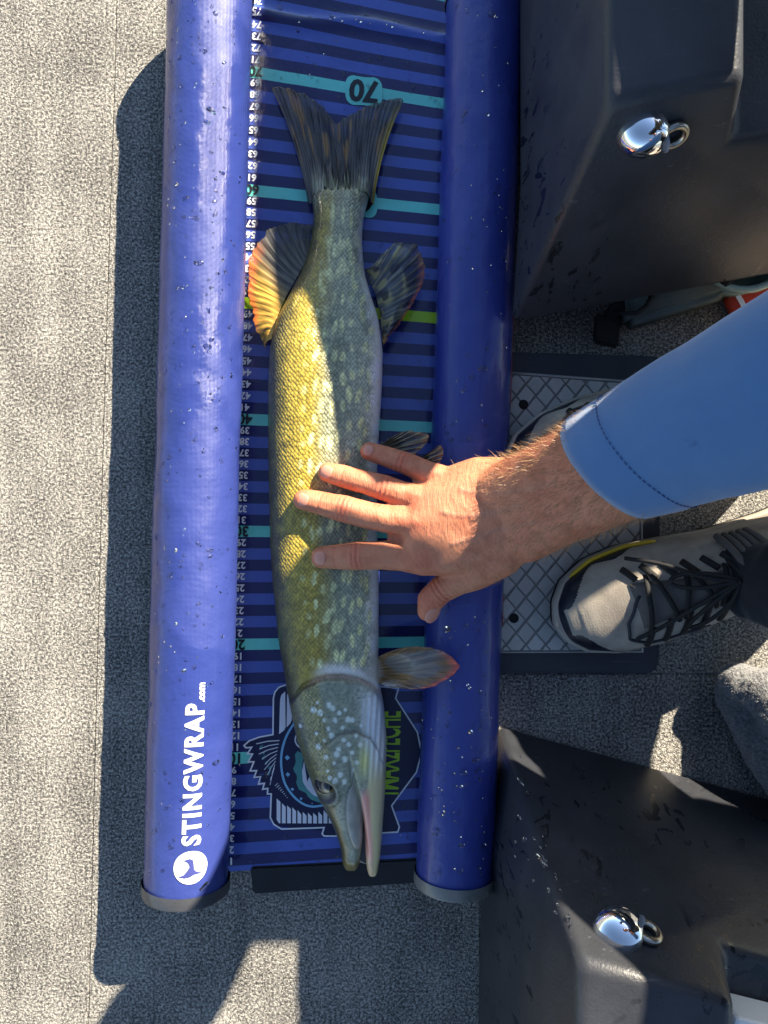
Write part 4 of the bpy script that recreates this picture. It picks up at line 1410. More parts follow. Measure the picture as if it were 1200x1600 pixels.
# --- creases and skin colour on the fused surface
nv = len(hand_me.vertices)
co = np.empty(nv * 3); hand_me.vertices.foreach_get('co', co); co = co.reshape(-1, 3)
no = np.array([v.normal[:] for v in hand_me.vertices])
disp = np.zeros(nv); red = np.zeros(nv); pale = np.zeros(nv)
for k, ch in Fp.items():
    idxs = {'little': (2,), 'ring': (1, 3), 'middle': (1, 2), 'index': (1, 2), 'thumb': (2,)}[k]
    for ii, i in enumerate(idxs):
        p, r = ch[i]; ax = np.array((ch[min(i + 1, len(ch) - 1)][0] - ch[i - 1][0]).normalized())
        dv = co - np.array(p); s_ = dv @ ax; rr = np.linalg.norm(dv - s_[:, None] * ax, axis=1)
        big = (ii == len(idxs) - 1)
        m = np.exp(-(s_ / (.0055 if big else .003)) ** 2) * (rr < r * 1.7) * np.clip(no[:, 2] * 1.5, 0, 1)
        curv = s_ + 12 * (rr - r * .6) ** 2
        disp += m * (.00055 * np.cos(curv / .0021 * 2 * PI * .55) if big else -.0005 * np.exp(-(s_ / .0009) ** 2))
        red = np.maximum(red, m * (.8 if big else .3))
    p, r = ch[0]
    red = np.maximum(red, .7 * np.exp(-(np.linalg.norm(co - np.array(p), axis=1) / .009) ** 2))
for p, r in mc:
    dv = np.linalg.norm(co - np.array(p + Vector((0, 0, .008))), axis=1)
    red = np.maximum(red, .7 * np.exp(-(dv / .012) ** 2))
tp = np.array(P_(672, 930, .086)); red = np.maximum(red, .8 * np.exp(-(np.linalg.norm(co - tp, axis=1) / .014) ** 2))
ad = np.array(adir)
t_ = (co - np.array(arm_axis[0])) @ ad; lt_ = (co - np.array(arm_axis[0])) @ np.array(side)
back = sstep(-.090, -.050, t_) * (1 - sstep(.0, .03, t_)) * np.clip(no[:, 2], 0, 1)
w_ = vnoise(lt_ * 160, t_ * 300, 4)
disp += back * .00013 * np.sin(t_ / .0042 * 2 * PI + 5 * vnoise(lt_ * 120, t_ * 120, 2) * 2) * (.3 + .7 * vnoise(lt_ * 60, t_ * 60, 9))
disp += .0004 * (vnoise(lt_ * 70, t_ * 60, 31) - .5) * 1.6 + .0005 * (vnoise(co[:, 0] * 130, co[:, 1] * 130, 33) - .5)
# raised veins over the back of the hand
for (pa, pb, pc2) in (((690, 800), (735, 815), (800, 790)), ((705, 850), (750, 835), (820, 815)), ((720, 765), (760, 780), (840, 760))):
    A_, B_, C_ = [np.array(W(x, y, .11)[:2]) for x, y in (pa, pb, pc2)]
    for u in np.linspace(0, 1, 26):
        q_ = A_ * (1 - u) ** 2 + B_ * 2 * u * (1 - u) + C_ * u * u
        g_ = np.exp(-(((co[:, 0] - q_[0]) ** 2 + (co[:, 1] - q_[1]) ** 2) / .0018 ** 2)) * (no[:, 2] > .3)
        pale = np.maximum(pale, g_)
disp += .0006 * pale
co2 = co + no * disp[:, None]
hand_me.vertices.foreach_set('co', co2.reshape(-1)); hand_me.update()

# coarse, off to the right of the picture: shoulder, head, other arm
def shoe_dir(): pass
shR, shL, chest, pelvis = Vector((.535, .09, .56)), Vector((.560, -.200, .610)), Vector((.560, .02, .56)), Vector((.80, -.01, .36))
headc = Vector((.365, .045, .815))
bm = bmesh.new()
hull_chain_bm(bm, [(arm_axis[5], .040), (Vector((.305, .107, .318)), .042), (Vector((.42, .112, .44)), .044), (shR, .056)], 2)
hull_chain_bm(bm, [(Vector((.52, -.02, .665)), .058), (Vector((.43, .03, .74)), .054)], 2)
hull_bm(bm, [(headc, .078), (headc + Vector((.035, 0, .035)), .088)], 3)
hull_bm(bm, [(headc + Vector((-.03, 0, -.045)), .055), (headc + Vector((-.055, 0, -.075)), .026)], 3)
hull_chain_bm(bm, [(headc + Vector((-.072, 0, .005)), .010), (headc + Vector((-.094, 0, -.026)), .013)], 2)
for s_ in (-1, 1):
    hull_bm(bm, [(headc + Vector((-.064, s_ * .032, .004)), .0125), (headc + Vector((-.060, s_ * .03, .022)), .013)], 2)
    hull_chain_bm(bm, [(headc + Vector((.012, s_ * .080, .012)), .012), (headc + Vector((.016, s_ * .084, -.018)), .010)], 2)
hull_chain_bm(bm, [(headc + Vector((-.080, -.022, -.052)), .007), (headc + Vector((-.084, 0, -.054)), .008), (headc + Vector((-.080, .022, -.052)), .007)], 2)
elL = Vector((.56, -.36, .44)); wrL = Vector((.42, -.22, .47))
hull_chain_bm(bm, [(shL, .056), (elL, .046), (wrL, .030), (Vector((.37, -.16, .475)), .032)], 2)
for i_ in range(4):
    b0 = Vector((.365 - .004 * i_, -.178 + .017 * i_, .482))
    hull_chain_bm(bm, [(b0, .0095), (b0 + Vector((-.035, .010, .004)), .0085), (b0 + Vector((-.055, .016, -.018)), .0075)], 2)
hull_chain_bm(bm, [(Vector((.375, -.14, .475)), .011), (Vector((.36, -.115, .465)), .010), (Vector((.335, -.105, .455)), .009)], 2)
rest = fuse(bm, .0045, 5)
bm = bmesh.new(); bm.from_mesh(hand_me); n_hand = len(bm.verts); bm.from_mesh(rest)
body_me = bpy.data.meshes.new('body'); bm.to_mesh(body_me); bm.free()
nb = len(body_me.vertices)
cc = np.empty(nb * 3); body_me.vertices.foreach_get('co', cc); cc = cc.reshape(-1, 3)
redf = np.zeros(nb); redf[:nv] = red; palef = np.zeros(nb); palef[:nv] = pale
skin = np.ones((nb, 3)) * lin(.57, .215, .115)
mot = vnoise(cc[:, 0] * 160, cc[:, 1] * 160 + cc[:, 2] * 90, 5); mot2 = vnoise(cc[:, 0] * 520, cc[:, 1] * 520, 6); mot3 = vnoise(cc[:, 0] * 45, cc[:, 1] * 45, 7)
skin = mixc(skin, lin(.45, .135, .065), sstep(.35, .8, mot) * .55)
skin = mixc(skin, lin(.57, .245, .13), sstep(.45, .9, mot3) * .5)
skin = mixc(skin, lin(.58, .135, .075), redf * .75)
skin = mixc(skin, lin(.40, .22, .16), palef * .35)
fr_ = sstep(.80, .9, mot2) * .4
skin = mixc(skin, lin(.26, .115, .06), fr_)
skin *= (1 + (mot2 - .5) * .16)[:, None]
at = body_me.attributes.new('pigment', 'FLOAT_COLOR', 'POINT')
at.data.foreach_set('color', np.concatenate([skin, np.ones((nb, 1))], 1).reshape(-1).astype(np.float32))
a = Mat('skin', rough=.48, spec=.45, sss=.12)
fa = a.n('ShaderNodeAttribute', attribute_name='pigment'); a.set('Base Color', fa.outputs['Color'])
va = a.coord(rot=(0, 0, R(-27)))
pores = a.voro(va, 900, 1.0); wr = a.noise(a.coord((420, 60, 200), rot=(0, 0, R(-27))), 2.2, 3, .6, .8)
hh = a.math('ADD', a.math('MULTIPLY', pores, .18), a.math('MULTIPLY', wr, 1.2))
a.bump(hh, .55, .0011)
a.set('Roughness', a.math('ADD', .40, a.math('MULTIPLY', wr, .18)))
link('body', body_me, a.m, per_t)

# nails: small curved plates at the finger ends
M_nail = Mat('nail', (.58, .245, .17), .36, .5, coat=.12)
M_nail = M_nail.m
for k, ch in Fp.items():
    (p0, r0), (p1, r1) = ch[0], ch[1]
    ax = (p0 - p1).normalized()
    if k == 'thumb': nrm = Vector((.55, -.25, .8))
    else: nrm = Vector((0, 0, 1))
    nrm = (nrm - ax * nrm.dot(ax)).normalized()
    nrm = (nrm + ax * .16).normalized(); ax = (ax - nrm * ax.dot(nrm)).normalized()
    sd = ax.cross(nrm)
    L = .0052 if k != 'little' else .0044; wd = r1 * .57
    if k == 'thumb': L, wd = .0075, .0074
    cpt = p0.lerp(p1, .16)
    rr = (r0 * .6 + r1 * .4)
    bm = bmesh.new()
    grid = []
    NU, NV = 13, 11
    for i in range(NU):
        row = []
        for j in range(NV):
            u = -1 + 2 * i / (NU - 1); v = -1 + 2 * j / (NV - 1)
            # superelliptic outline
            uu, vv_ = u * math.sqrt(1 - v * v * .46), v * math.sqrt(1 - u * u * .46)
            an = vv_ * wd / rr * 1.0
            p = cpt + ax * (uu * L) + sd * (math.sin(an) * rr) + nrm * (math.cos(an) * rr * .97 - max(0, uu) ** 2 * .0012 - max(0, -uu) ** 2 * .0006 + .00035)
            row.append(bm.verts.new(p))
        grid.append(row)
    for i in range(NU - 1):
        for j in range(NV - 1):
            bm.faces.new((grid[i][j], grid[i + 1][j], grid[i + 1][j + 1], grid[i][j + 1]))
    r_ = bmesh.ops.extrude_face_region(bm, geom=bm.faces[:])
    bmesh.ops.translate(bm, verts=[e for e in r_['geom'] if isinstance(e, bmesh.types.BMVert)], vec=nrm * -.0007)
    bmesh.ops.recalc_face_normals(bm, faces=bm.faces)
    bm_obj('fingernail', bm, M_nail, per_t)

# hairs on the forearm
hr = random.Random(5)
bm = bmesh.new()
fv = np.where((t_ > -.035) & (t_ < .19) & (no[:, 2] > -.35))[0]
wts = []
for _ in range(5200):
    i = int(fv[hr.randrange(len(fv))])
    tt_ = t_[i]
    if hr.random() > .15 + .85 * float(sstep(-.02, .05, tt_)): continue
    p = Vector(co2[i]); nn = Vector(no[i])
    hd = (-adir * .8 + side * (-1 if lt_[i] < 0 else 1) * .25 * hr.uniform(-.4, 1.2) + nn * hr.uniform(.25, .8) + Vector((hr.uniform(-.4, .4), hr.uniform(-.4, .4), hr.uniform(-.1, .3)))).normalized()
    Lh = hr.uniform(.004, .010) * (1 if tt_ > 0 else .6)
    m_ = p + hd * Lh * .5 + nn * Lh * .08; e_ = p + hd * Lh + Vector((0, 0, -Lh * .12))
    sd = hd.cross(Vector((hr.uniform(-1, 1), hr.uniform(-1, 1), 1.5))).normalized() * .00011
    v = [bm.verts.new(p - sd), bm.verts.new(p + sd), bm.verts.new(m_ + sd * .7), bm.verts.new(m_ - sd * .7), bm.verts.new(e_)]
    bm.faces.new((v[0], v[1], v[2], v[3])); bm.faces.new((v[3], v[2], v[4]))
hairm = Mat('arm_hair', (.36, .20, .09), .45, .5)
tag(bm_obj('arm_hair', bm, hairm.m, per_t, smooth=False), kind='stuff')
# short hair on the head
bm = bmesh.new(); hull_bm(bm, [(headc + Vector((.020, 0, .030)), .088), (headc + Vector((.045, 0, .040)), .092), (headc + Vector((.055, 0, .0)), .080)], 3)
bm_obj('hair', bm, Mat('brown_hair', (.06, .035, .02), .6).m, per_t)

# --- shirt
sl = Mat('blue_shirt', (.070, .185, .47), .75, .25)
vs_ = sl.coord(); sl.set('Sheen Weight', .5)
kn = sl.noise(vs_, 900, 2, .5); fold = sl.noise(sl.coord((1, 1, 1)), 26, 3, .5)
sl.set('Base Color', sl.mix(sl.ramp(sl.noise(vs_, 38, 3, .6), [(.68, 0), (.74, .8)]), sl.mix(sl.noise(vs_, 60, 3, .6), (.058, .145, .315), (.072, .175, .36)), (.045, .11, .25)))
b1 = sl.bump(fold, .18, .006); sl.bump(kn, .25, .0005, b1)
# sleeve tube from the cuff to past the elbow
sax = [P_(929, 739, .1565), P_(937, 735, .160), P_(985, 714, .1755), P_(1060, 680, .200), P_(1130, 652, .220), P_(1205, 617, .240), Vector((.292, .106, .303)), Vector((.370, .116, .375)), Vector((.445, .108, .46)), Vector((.53, .09, .55))]
srad = [.0405, .0412, .0435, .0470, .0498, .0522, .056, .058, .062, .066]
sax_r = resample([tuple(p) + (r,) for p, r in zip(sax, srad)], 90)
NS = 72
HI = 5
vs, fs = [], []
for i in range(90):
    p = Vector(sax_r[i, :3]); r = sax_r[i, 3]
    t = (Vector(sax_r[min(i + 1, 89), :3]) - Vector(sax_r[max(i - 1, 0), :3])).normalized()
    if i < 8: t = (Vector(sax_r[8, :3]) - Vector(sax_r[0, :3])).normalized()
    s1_ = t.cross(Vector((0, 0, 1))).normalized(); s2_ = s1_.cross(t).normalized()
    for k in range(NS):
        an = 2 * PI * k / NS
        w = 1 + .03 * math.sin(i * .16 + math.cos(an) * 2.2 + 1.5 * mnoise.noise(Vector((i * .05, math.sin(an), 2)))) * float(sstep(10, 60, i)) + .035 * mnoise.noise(Vector((i * .09, math.cos(an) * 1.2, math.sin(an) * 1.2))) + .012 * mnoise.noise(Vector((i * .25, math.cos(an) * 3, math.sin(an) * 3)))
        hem = .0009 * (1 - sstep(HI - .5, HI + .5, i)) - .0008 * math.exp(-((i - HI + .2) / .5) ** 2)
        vs.append(p + s1_ * math.cos(an) * (r * w + hem) + s2_ * math.sin(an) * (r * w * .86 + hem) + t * (.30 * math.cos(an) * r + .011) * (1 - sstep(0, 26, i)))
for i in range(89):
    for k in range(NS):
        a_ = i * NS + k; b_ = i * NS + (k + 1) % NS
        fs.append((a_, b_, b_ + NS, a_ + NS))
# turned-in edge of the cuff
n0 = len(vs); p = Vector(sax_r[0, :3])
for k in range(NS): vs.append(p + (vs[k] - p) * .955 + (Vector(sax_r[4, :3]) - p) * .05)
for k in range(NS): vs.append(p + (vs[k] - p) * .94 + (Vector(sax_r[12, :3]) - p) * .8)
for k in range(NS):
    k2 = (k + 1) % NS
    fs.append((k, n0 + k, n0 + k2, k2)); fs.append((n0 + k, n0 + NS + k, n0 + NS + k2, n0 + k2))
sleeve_me = bpy.data.meshes.new('sleeve'); sleeve_me.from_pydata([tuple(v) for v in vs], [], fs)
cuff_ring = [Vector(vs[HI * NS + k]) for k in range(NS)]
bm = bmesh.new()
hull_bm(bm, [(shR, .070), (shL, .078), (Vector((.62, -.06, .50)), .09), (Vector((.62, .02, .50)), .09), (Vector((.60, -.04, .62)), .085)], 2)
hull_bm(bm, [(Vector((.64, -.08, .50)), .11), (Vector((.64, .03, .50)), .11), (pelvis + Vector((-.02, -.07, .05)), .12), (pelvis + Vector((-.02, .07, .05)), .12)], 2)
hull_chain_bm(bm, [(shL, .074), (elL, .060), (wrL.lerp(elL, .25), .046)], 2)
hull_bm(bm, [(Vector((.52, -.02, .655)), .066), (Vector((.60, -.04, .60)), .085)], 2)
tor = fuse(bm, .007, 4)
push(tor, lambda c: .006 * mnoise.noise(c * 9) + .003 * mnoise.noise(c * 24))
bm = bmesh.new(); bm.from_mesh(sleeve_me); bm.from_mesh(tor)
bmesh.ops.recalc_face_normals(bm, faces=bm.faces)
shirt = bm_obj('shirt', bm, sl.m, per_t)
# stitches round the cuff
bm = bmesh.new()
for k in range(NS * 2):
    if k % 2: continue
    a_ = cuff_ring[(k // 2) % NS]; b_ = cuff_ring[(k // 2 + 1) % NS]
    c_ = p
    out = (a_ - Vector(sax_r[HI, :3])).normalized() * .0009
    tube_bm(bm, [a_ + out, a_.lerp(b_, .62) + out], .00042, 5)
tag(bm_obj('cuff_stitching', bm, Mat('dark_blue_thread', (.03, .08, .24), .7).m, shirt), kind='stuff')

# --- trousers
kneeL, kneeR = Vector((.44, -.115, .44)), Vector((.52, .15, .42))
ankL, ankR = W(1170, 900, .085), Vector((.325, .118, .085))
bm = bmesh.new()
hull_bm(bm, [(pelvis + Vector((0, -.08, 0)), .125), (pelvis + Vector((0, .08, 0)), .125), (pelvis + Vector((.03, 0, .08)), .12)], 2)
for sgn, kn_, an_ in ((-1, kneeL, ankL), (1, kneeR, ankR)):
    hull_chain_bm(bm, [(pelvis + Vector((0, sgn * .09, 0)), .105), (kn_, .072)], 2)
    d_ = (kn_ - an_).normalized()
    hull_chain_bm(bm, [(kn_, .070), (an_.lerp(kn_, .55), .062), (an_.lerp(kn_, .22), .040), (an_.lerp(kn_, .08), .033), (an_, .031)], 3)
    # bunched folds over the shoe
    for f_ in range(3):
        c0_ = an_.lerp(kn_, .01 + .05 * f_)
        ring = []
        for k in range(13):
            t = 2 * PI * k / 12
            s1_ = d_.cross(Vector((0, 1, 0))).normalized(); s2_ = d_.cross(s1_)
            ring.append((c0_ + s1_ * math.cos(t) * .030 + s2_ * math.sin(t) * .030 + d_ * .008 * math.sin(t * 1 + f_ * 2), .0065))
        hull_chain_bm(bm, ring, 1)
tr = fuse(bm, .0035, 4)
push(tr, lambda c: .005 * mnoise.noise(c * 20) + .004 * mnoise.turbulence(Vector((c.x * 30, c.y * 14, c.z * 30)), 2, False) - .002, .004)
tm = Mat('black_trousers', (.011, .012, .017), .75, .3)
tn = tm.noise(tm.coord(), 600, 2); tm.bump(tn, .3, .0008); tm.set('Sheen Weight', .15)
link('trousers', tr, tm.m, per_t)

# --- shoes
M_up = Mat('grey_mesh_upper', rough=.8, spec=.2)
vv = M_up.coord(); mm = M_up.voro(vv, 900, .6); ms = M_up.noise(vv, 40, 4, .6)
M_up.set('Base Color', M_up.mix(M_up.ramp(ms, [(.4, 0), (.75, 1)]), (.36, .32, .265), (.20, .175, .15))); M_up.bump(mm, .3, .0004); M_up = M_up.m
M_rand = plastic('dark_toe_rand', (.012, .014, .024), .35)
M_sole = plastic('beige_midsole', (.42, .37, .30), .6)
M_out = plastic('black_outsole', (.012, .012, .013), .7)
M_yel = Mat('yellow_accent', (.62, .42, .02), .5).m
M_lace = plastic('black_lace', (.010, .010, .011), .75, .0006, 1200)
M_ton = plastic('dark_grey_tongue', (.10, .09, .085), .85)
_sx = [0, .006, .02, .05, .10, .15, .19, .225, .255, .280, .293, .2985]
_wm = [.004, .017, .029, .034, .033, .037, .046, .053, .051, .039, .022, .003]
_wl = [.004, .017, .029, .037, .042, .047, .052, .054, .050, .037, .021, .003]
_hx = [0, .02, .06, .10, .14, .17, .20, .23, .255, .275, .290, .2985]
_hz = [.080, .100, .106, .104, .102, .096, .085, .070, .060, .052, .043, .030]
def shoe(toe, ang, z0, flip):
    """flip=+1: the medial side is on local +y"""
    cA, sA = math.cos(ang), math.sin(ang)
    def loc(x, y, z):
        X = x - .2985
        zz = z + z0 * min(1, max(0, (x - .02) / .12))
        y *= flip
        return Vector((toe.x + X * cA - y * sA, toe.y + X * sA + y * cA, zz))
    root = empty('shoe', (0, 0, 0), per_t)
    root.matrix_parent_inverse = Matrix.Translation(per_t.location).inverted()
    xs = np.concatenate([np.linspace(0, .02, 8), np.linspace(.02, .28, 170)[1:], np.linspace(.28, .2985, 24)[1:]])
    wm = np.interp(xs, _sx, _wm) * .80; wl_ = np.interp(xs, _sx, _wl) * .80; hz = np.interp(xs, _hx, _hz)
    ker = np.ones(5) / 5
    for arr in (wm, wl_, hz): arr[2:-2] = np.convolve(arr, ker, 'same')[2:-2]
    # soles
    for nm, zl, zh, gr, m in (('outsole', .0, .007, 1.0, M_out), ('midsole', .0065, .027, 1.03, M_sole)):
        bm = bmesh.new()
        prof = [(zl, .96), (zl + .002, 1.0), ((zl + zh) / 2, gr), (zh - .002, gr), (zh, gr - .03)]
        cols = []
        out = [(x, w) for x, w in zip(xs, wm)] + [(x, -w) for x, w in zip(xs[::-1], wl_[::-1])]
        rings = [[bm.verts.new(loc((x - .15) * (1 + (g_ - 1) * .4) + .15, y * g_, z + .010 * max(0, (x - .24) / .06) ** 2)) for x, y in out] for z, g_ in prof]
        n = len(out)
        for a_, b_ in zip(rings[:-1], rings[1:]):
            for i in range(n): bm.faces.new((a_[i], a_[(i + 1) % n], b_[(i + 1) % n], b_[i]))
        bm.faces.new(rings[0][::-1]); bm.faces.new(rings[-1])
        bmesh.ops.recalc_face_normals(bm, faces=bm.faces)
        o = link(nm, (lambda m_: (bm.to_mesh(m_), m_)[1])(bpy.data.meshes.new(nm)), m); bm.free()
        o.parent = root
        sharp(o, 45)
    NA = 120
    def surf(x, a_, dr=0.0):
        """a_: 0 medial edge .. PI lateral edge"""
        w1, w2, h = np.interp(x, xs, wm), np.interp(x, xs, wl_), np.interp(x, xs, hz)
        c_, s_ = math.cos(a_), math.sin(a_)
        pinch = lerp(.82, 1.05, float(sstep(.10, .0, x))) if x < .1 else lerp(.80, .62, float(1 - sstep(.20, .27, x)))
        e1 = lerp(.72, 1.25, float(sstep(.13, .17, x) * (1 - sstep(.19, .255, x))))
        y = (w1 if c_ > 0 else w2) * .985 * math.copysign(abs(c_) ** e1, c_)
        z = .024 + (h - .024) * abs(s_) ** .80
        k = 1 + dr / max(.02, h)
        return loc(x + (.004 if x > .28 else 0) * 0, y * (1 + dr / .04), .024 + (z - .024) * 1 + dr * abs(s_))
    vs, fs, mi = [], [], []
    for x in xs:
        for j in range(NA + 1): vs.append(surf(float(x), PI * j / NA))
    for i in range(len(xs) - 1):
        for j in range(NA):
            a_ = i * (NA + 1) + j
            fs.append((a_, a_ + 1, a_ + NA + 2, a_ + NA + 1))
            xm = (xs[i] + xs[i + 1]) / 2; am = (j + .5) / NA; fr_ = math.sin(PI * am)
            lim = .42 + .46 * float(sstep(.255, .288, xm)) + .08 * math.sin(xm * 140)
            dark = xm > .19 and fr_ < lim * float(sstep(.19, .25, xm)) or xm > .2905
            mi.append(1 if dark else 0)
    me = bpy.data.meshes.new('upper'); me.from_pydata([tuple(v) for v in vs], [], fs); me.update()
    up = link('upper', me, [M_up, M_rand]); up.parent = root
    me.polygons.foreach_set('material_index', mi)
    bmx = bmesh.new(); bmx.from_mesh(me); bmesh.ops.recalc_face_normals(bmx, faces=bmx.faces); bmx.to_mesh(me); bmx.free()
    def part(nm, bm, m):
        bmesh.ops.recalc_face_normals(bm, faces=bm.faces)
        me = bpy.data.meshes.new(nm); bm.to_mesh(me); bm.free()
        o = link(nm, me, m); o.parent = root; return o
    # yellow accent round the medial front
    bm = bmesh.new()
    tube_bm(bm, [surf(x, .16 + .0 * x, .0012) for x in np.linspace(.20, .275, 16)], [.0006] + [.0019] * 14 + [.0006], 6)
    part('accent_stripe', bm, M_yel)
    # overlay edge line across the toe box
    bm = bmesh.new()
    ol = [(.190, 2.62), (.215, 2.5), (.238, 2.42), (.252, 2.1), (.250, 1.75), (.236, 1.45)]
    tube_bm(bm, [surf(x, a_, .0006) for x, a_ in resample(ol, 24)], .0013, 6)
    part('overlay_edge', bm, M_rand)
    # padded collar
    bm = bmesh.new()
    for f_ in range(5):
        tube_bm(bm, [surf(.142 + f_ * .0055, a_, .0025 + .0006 * f_) for a_ in np.linspace(.5, 2.7, 16)], .0030, 6)
    part('collar', bm, M_ton)
    # tongue
    bm = bmesh.new()
    g_ = [[bm.verts.new(surf(x, a_, .0010)) for a_ in np.linspace(1.22, 1.95, 8)] for x in np.linspace(.14, .240, 14)]
    for i in range(13):
        for j in range(7): bm.faces.new((g_[i][j], g_[i + 1][j], g_[i + 1][j + 1], g_[i][j + 1]))
    r_ = bmesh.ops.extrude_face_region(bm, geom=bm.faces[:]); bmesh.ops.translate(bm, verts=[e for e in r_['geom'] if isinstance(e, bmesh.types.BMVert)], vec=(0, 0, -.003))
    part('tongue', bm, M_ton)
    # dark lace bars running down the lateral side, and a few on the medial side
    for x in np.linspace(.165, .234, 6):
        for a0_, a1_ in ((1.98, 2.48), (1.16, .86)):
            bm = bmesh.new()
            tube_bm(bm, [surf(x + .006 * t, lerp(a0_, a1_, t), .0012) for t in np.linspace(0, 1, 7)], .0026, 6, squash=.45)
            part('lace_bar', bm, M_lace)
    for i_, x in enumerate(np.linspace(.167, .232, 6)):
        bm = bmesh.new()
        tube_bm(bm, [surf(x + (.010 if i_ % 2 else -.008) * (t - .5), lerp(1.10, 2.05, t), .0030 + .002 * math.sin(PI * t)) for t in np.linspace(0, 1, 12)], .0021, 7, squash=.6)
        part('lace', bm, M_lace)
    # bow: two loops and two loose ends
    for pts in ([(.150, 1.55, .006), (.165, 1.25, .010), (.187, 1.15, .010), (.196, 1.32, .008), (.178, 1.48, .009), (.152, 1.58, .007)],
                [(.150, 1.6, .006), (.158, 1.95, .009), (.176, 2.2, .008), (.19, 2.25, .005), (.186, 2.05, .007), (.165, 1.8, .008), (.150, 1.6, .007)],
                [(.152, 1.55, .007), (.172, 1.3, .010), (.192, 1.0, .012), (.214, .80, .010)],
                [(.150, 1.58, .007), (.176, 1.80, .007), (.205, 2.0, .004), (.226, 2.08, .003)]):
        q_ = chaikin([surf(x + .022, a_, d_) for x, a_, d_ in pts], 2)
        bm = bmesh.new(); tube_bm(bm, q_, .0017, 7); part('lace', bm, M_lace)
    # outline letters on the lateral side
    bm = bmesh.new()
    def stroke_s(pts):
        tube_bm(bm, [surf(x, a_, .0003) for x, a_ in resample(pts, 10)], .00035, 5)
    for x0 in (.200, .184):
        stroke_s([(x0, 2.98), (x0 + .004, 2.68)]); stroke_s([(x0 - .010, 2.98), (x0 - .006, 2.68)]); stroke_s([(x0 + .002, 2.83), (x0 - .008, 2.83)])
    part('printed_letters', bm, M_ton)
    return root
shoe(W(862, 972, .03), math.atan2(-.34, -.94), .0165, -1)
shoe(W(786, 744, .03), math.atan2(-.30, -.955), .0165, 1)

# ------------------------------------------------------------------ unseen slabs above the upper console, added and shaped to cast shade
caster = empty('shade_caster', (.36, .42, .195)); tag(caster, 'unseen black slabs above the upper console, added to shade the mat', 'shade caster')
M_caster = vinyl('black_caster_vinyl', (.02, .02, .022), .4, False, .1)
def shade_slab(name, pts, z0, z1, it=2):
    so = [(p.x, p.y) for p in chaikin([Vector((x, y, 0)) for x, y in pts], it, True)]
    bm = bmesh.new()
    lo = [bm.verts.new((p[0], p[1], z0)) for p in so]; hi = [bm.verts.new((p[0], p[1], z1)) for p in so]
    n = len(so)
    bm.faces.new(lo); ft = bm.faces.new(hi)
    for i in range(n): bm.faces.new((lo[i], lo[(i + 1) % n], hi[(i + 1) % n], hi[i]))
    bmesh.ops.recalc_face_normals(bm, faces=bm.faces)
    bmesh.ops.bevel(bm, geom=list(ft.edges), offset=.006, segments=3, affect='EDGES')
    o = bm_obj(name, bm, M_caster, caster); sharp(o, 60); return o
shade_slab('mat_shade_slab', [(.287, .462), (.290, .372), (.275, .285), (.262, .235), (.300, .222), (.40, .224), (.47, .235), (.495, .40), (.53, .446), (.640, .450), (.664, .456), (.676, .470), (.660, .500), (.56, .498), (.43, .490), (.404, .470), (.398, .440), (.394, .396), (.364, .390), (.352, .410), (.315, .438)], .425, .45, 1)  # unseen slab, outline cut so its shade fits mat, fish and hand
shade_slab('console_shade_slab', [(.219, .355), (.219, 1.0), (.294, 1.0), (.294, .355)], .315, .345, 1)  # unseen panel, added to shade the console top
shade_slab('console_shade_slab', [(.320, .365), (.320, 1.0), (.44, 1.0), (.44, .365)], .315, .345, 1)  # second unseen panel, added to shade the lower shelf
bm = bmesh.new(); tube_bm(bm, [(.347, .274, .19), (.347, .274, .428)], .019, 20); tube_bm(bm, [(.347, .276, .193), (.347, .276, .203)], .03, 24)  # carries the added slabs
o = bm_obj('post', bm, M_chrome, caster); sharp(o, 40)
bm = bmesh.new(); tube_bm(bm, [(.300, .270, .435), (.285, .225, .445), (.262, .180, .447), (.235, .150, .447), (.21, .125, .447)], [.030, .038, .042, .040, .030], 20)  # unseen bar, added for the strip of shadow at the lower left
bm_obj('deck_shade_bar', bm, M_caster, caster)

# ------------------------------------------------------------------ water drops
wr_ = random.Random(11)
def drop(bm, c, n, t, r, h, el):
    """low dome of water: centre, surface normal, long direction"""
    b = n.cross(t).normalized(); t = b.cross(n).normalized()
    K = 10
    ph0 = wr_.uniform(0, 6.28); a3 = wr_.uniform(0, .22)
    rings = []
    for f, z in ((1.0, -.15), (.9, .45), (.55, .88)):
        ring = []
        for k in range(K):
            an = 2 * PI * k / K
            rr = r * f * (1 + a3 * math.cos(2 * an + ph0) + a3 * .6 * math.cos(3 * an + ph0 * 2))
            ring.append(bm.verts.new(c + t * (rr * el * math.cos(an)) + b * (rr * math.sin(an)) + n * (h * z)))
        rings.append(ring)
    tip = bm.verts.new(c + n * h)
    for a_, b_ in zip(rings[:-1], rings[1:]):
        for k in range(K): bm.faces.new((a_[k], a_[(k + 1) % K], b_[(k + 1) % K], b_[k]))
    for k in range(K): bm.faces.new((rings[-1][k], rings[-1][(k + 1) % K], tip))
    bm.faces.new(rings[0][::-1])
def size(): return min(.0027, .00055 + wr_.expovariate(1 / .00042))
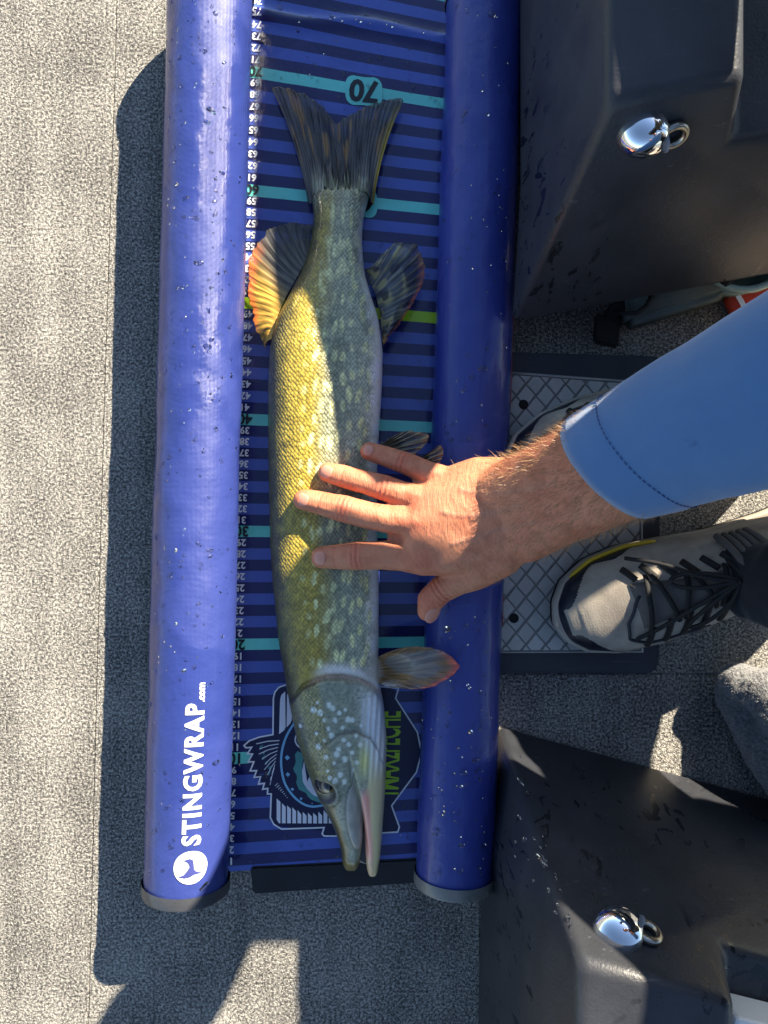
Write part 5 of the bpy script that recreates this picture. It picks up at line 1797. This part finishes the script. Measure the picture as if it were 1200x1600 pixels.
def drops_on_roll(roll, cnt, dens):
    bm = bmesh.new()
    k = 0
    while k < cnt:
        t = wr_.uniform(.01, roll.L - .01); an = wr_.gauss(0, .75)
        if abs(an) > 1.5: continue
        if wr_.random() > dens(1 - t / roll.L): continue
        c = roll.pt(t, an); n = (roll.v * math.sin(an) + Vector((0, 0, 1)) * math.cos(an)).normalized()
        down = roll.v * math.copysign(math.cos(an), an) - Vector((0, 0, 1)) * abs(math.sin(an))
        r = size()
        drop(bm, c, n, (down + roll.u * wr_.uniform(-.8, .8)).normalized(), r, r * wr_.uniform(.25, .42), 1 + abs(math.sin(an)) * wr_.uniform(0, 1.0) + (wr_.uniform(0, .8) if wr_.random() < .25 else 0))
        k += 1
    return bm
o = bm_obj('water_drops', drops_on_roll(rollL, 430, lambda f: 1 - .5 * f), M_water); tag(o, 'clear water drops beaded on the left blue roll', kind='stuff')
o = bm_obj('water_drops', drops_on_roll(rollR, 480, lambda f: .35 + .65 * f), M_water); tag(o, 'clear water drops beaded on the right blue roll', kind='stuff')
bm = bmesh.new()
for _ in range(330):
    n = wr_.choice([wr_.uniform(0, 77), wr_.uniform(68, 77), wr_.uniform(0, 12)]); q_ = mat_w(n, wr_.uniform(.0, 1))
    r = size() * 1.05
    drop(bm, q_, Vector((0, 0, 1)), Vector((wr_.uniform(-1, 1), wr_.uniform(-1, 1), 0)).normalized(), r, r * .4, 1 + wr_.uniform(0, .9))
tag(bm_obj('water_drops', bm, M_water), 'clear water drops on the printed ruler sheet', kind='stuff')
bm = bmesh.new()
B0 = W(776, 1130, 0)
for _ in range(120):
    px, py = wr_.gauss(850, 90), wr_.gauss(1370, 80)
    if px < 795 or py > 1480 or px > 1180: continue
    if (py - 1140) < (px - 776) * .30: continue
    c = ray_plane(px, py, B0, nL); n_ = nL if nL.z > 0 else -nL
    if c.z > .22 or c.z < .01 or (px - 790) * 1.42 < (py - 1330): continue
    r = size() * .9
    drop(bm, c, n_, Vector((wr_.uniform(-.5, .5), wr_.uniform(-.2, .6), -1)).normalized(), r, r * .4, 1 + wr_.uniform(.2, 2.4))
tag(bm_obj('water_drops', bm, M_water), 'clear water drops on the black console near the fish head', kind='stuff')
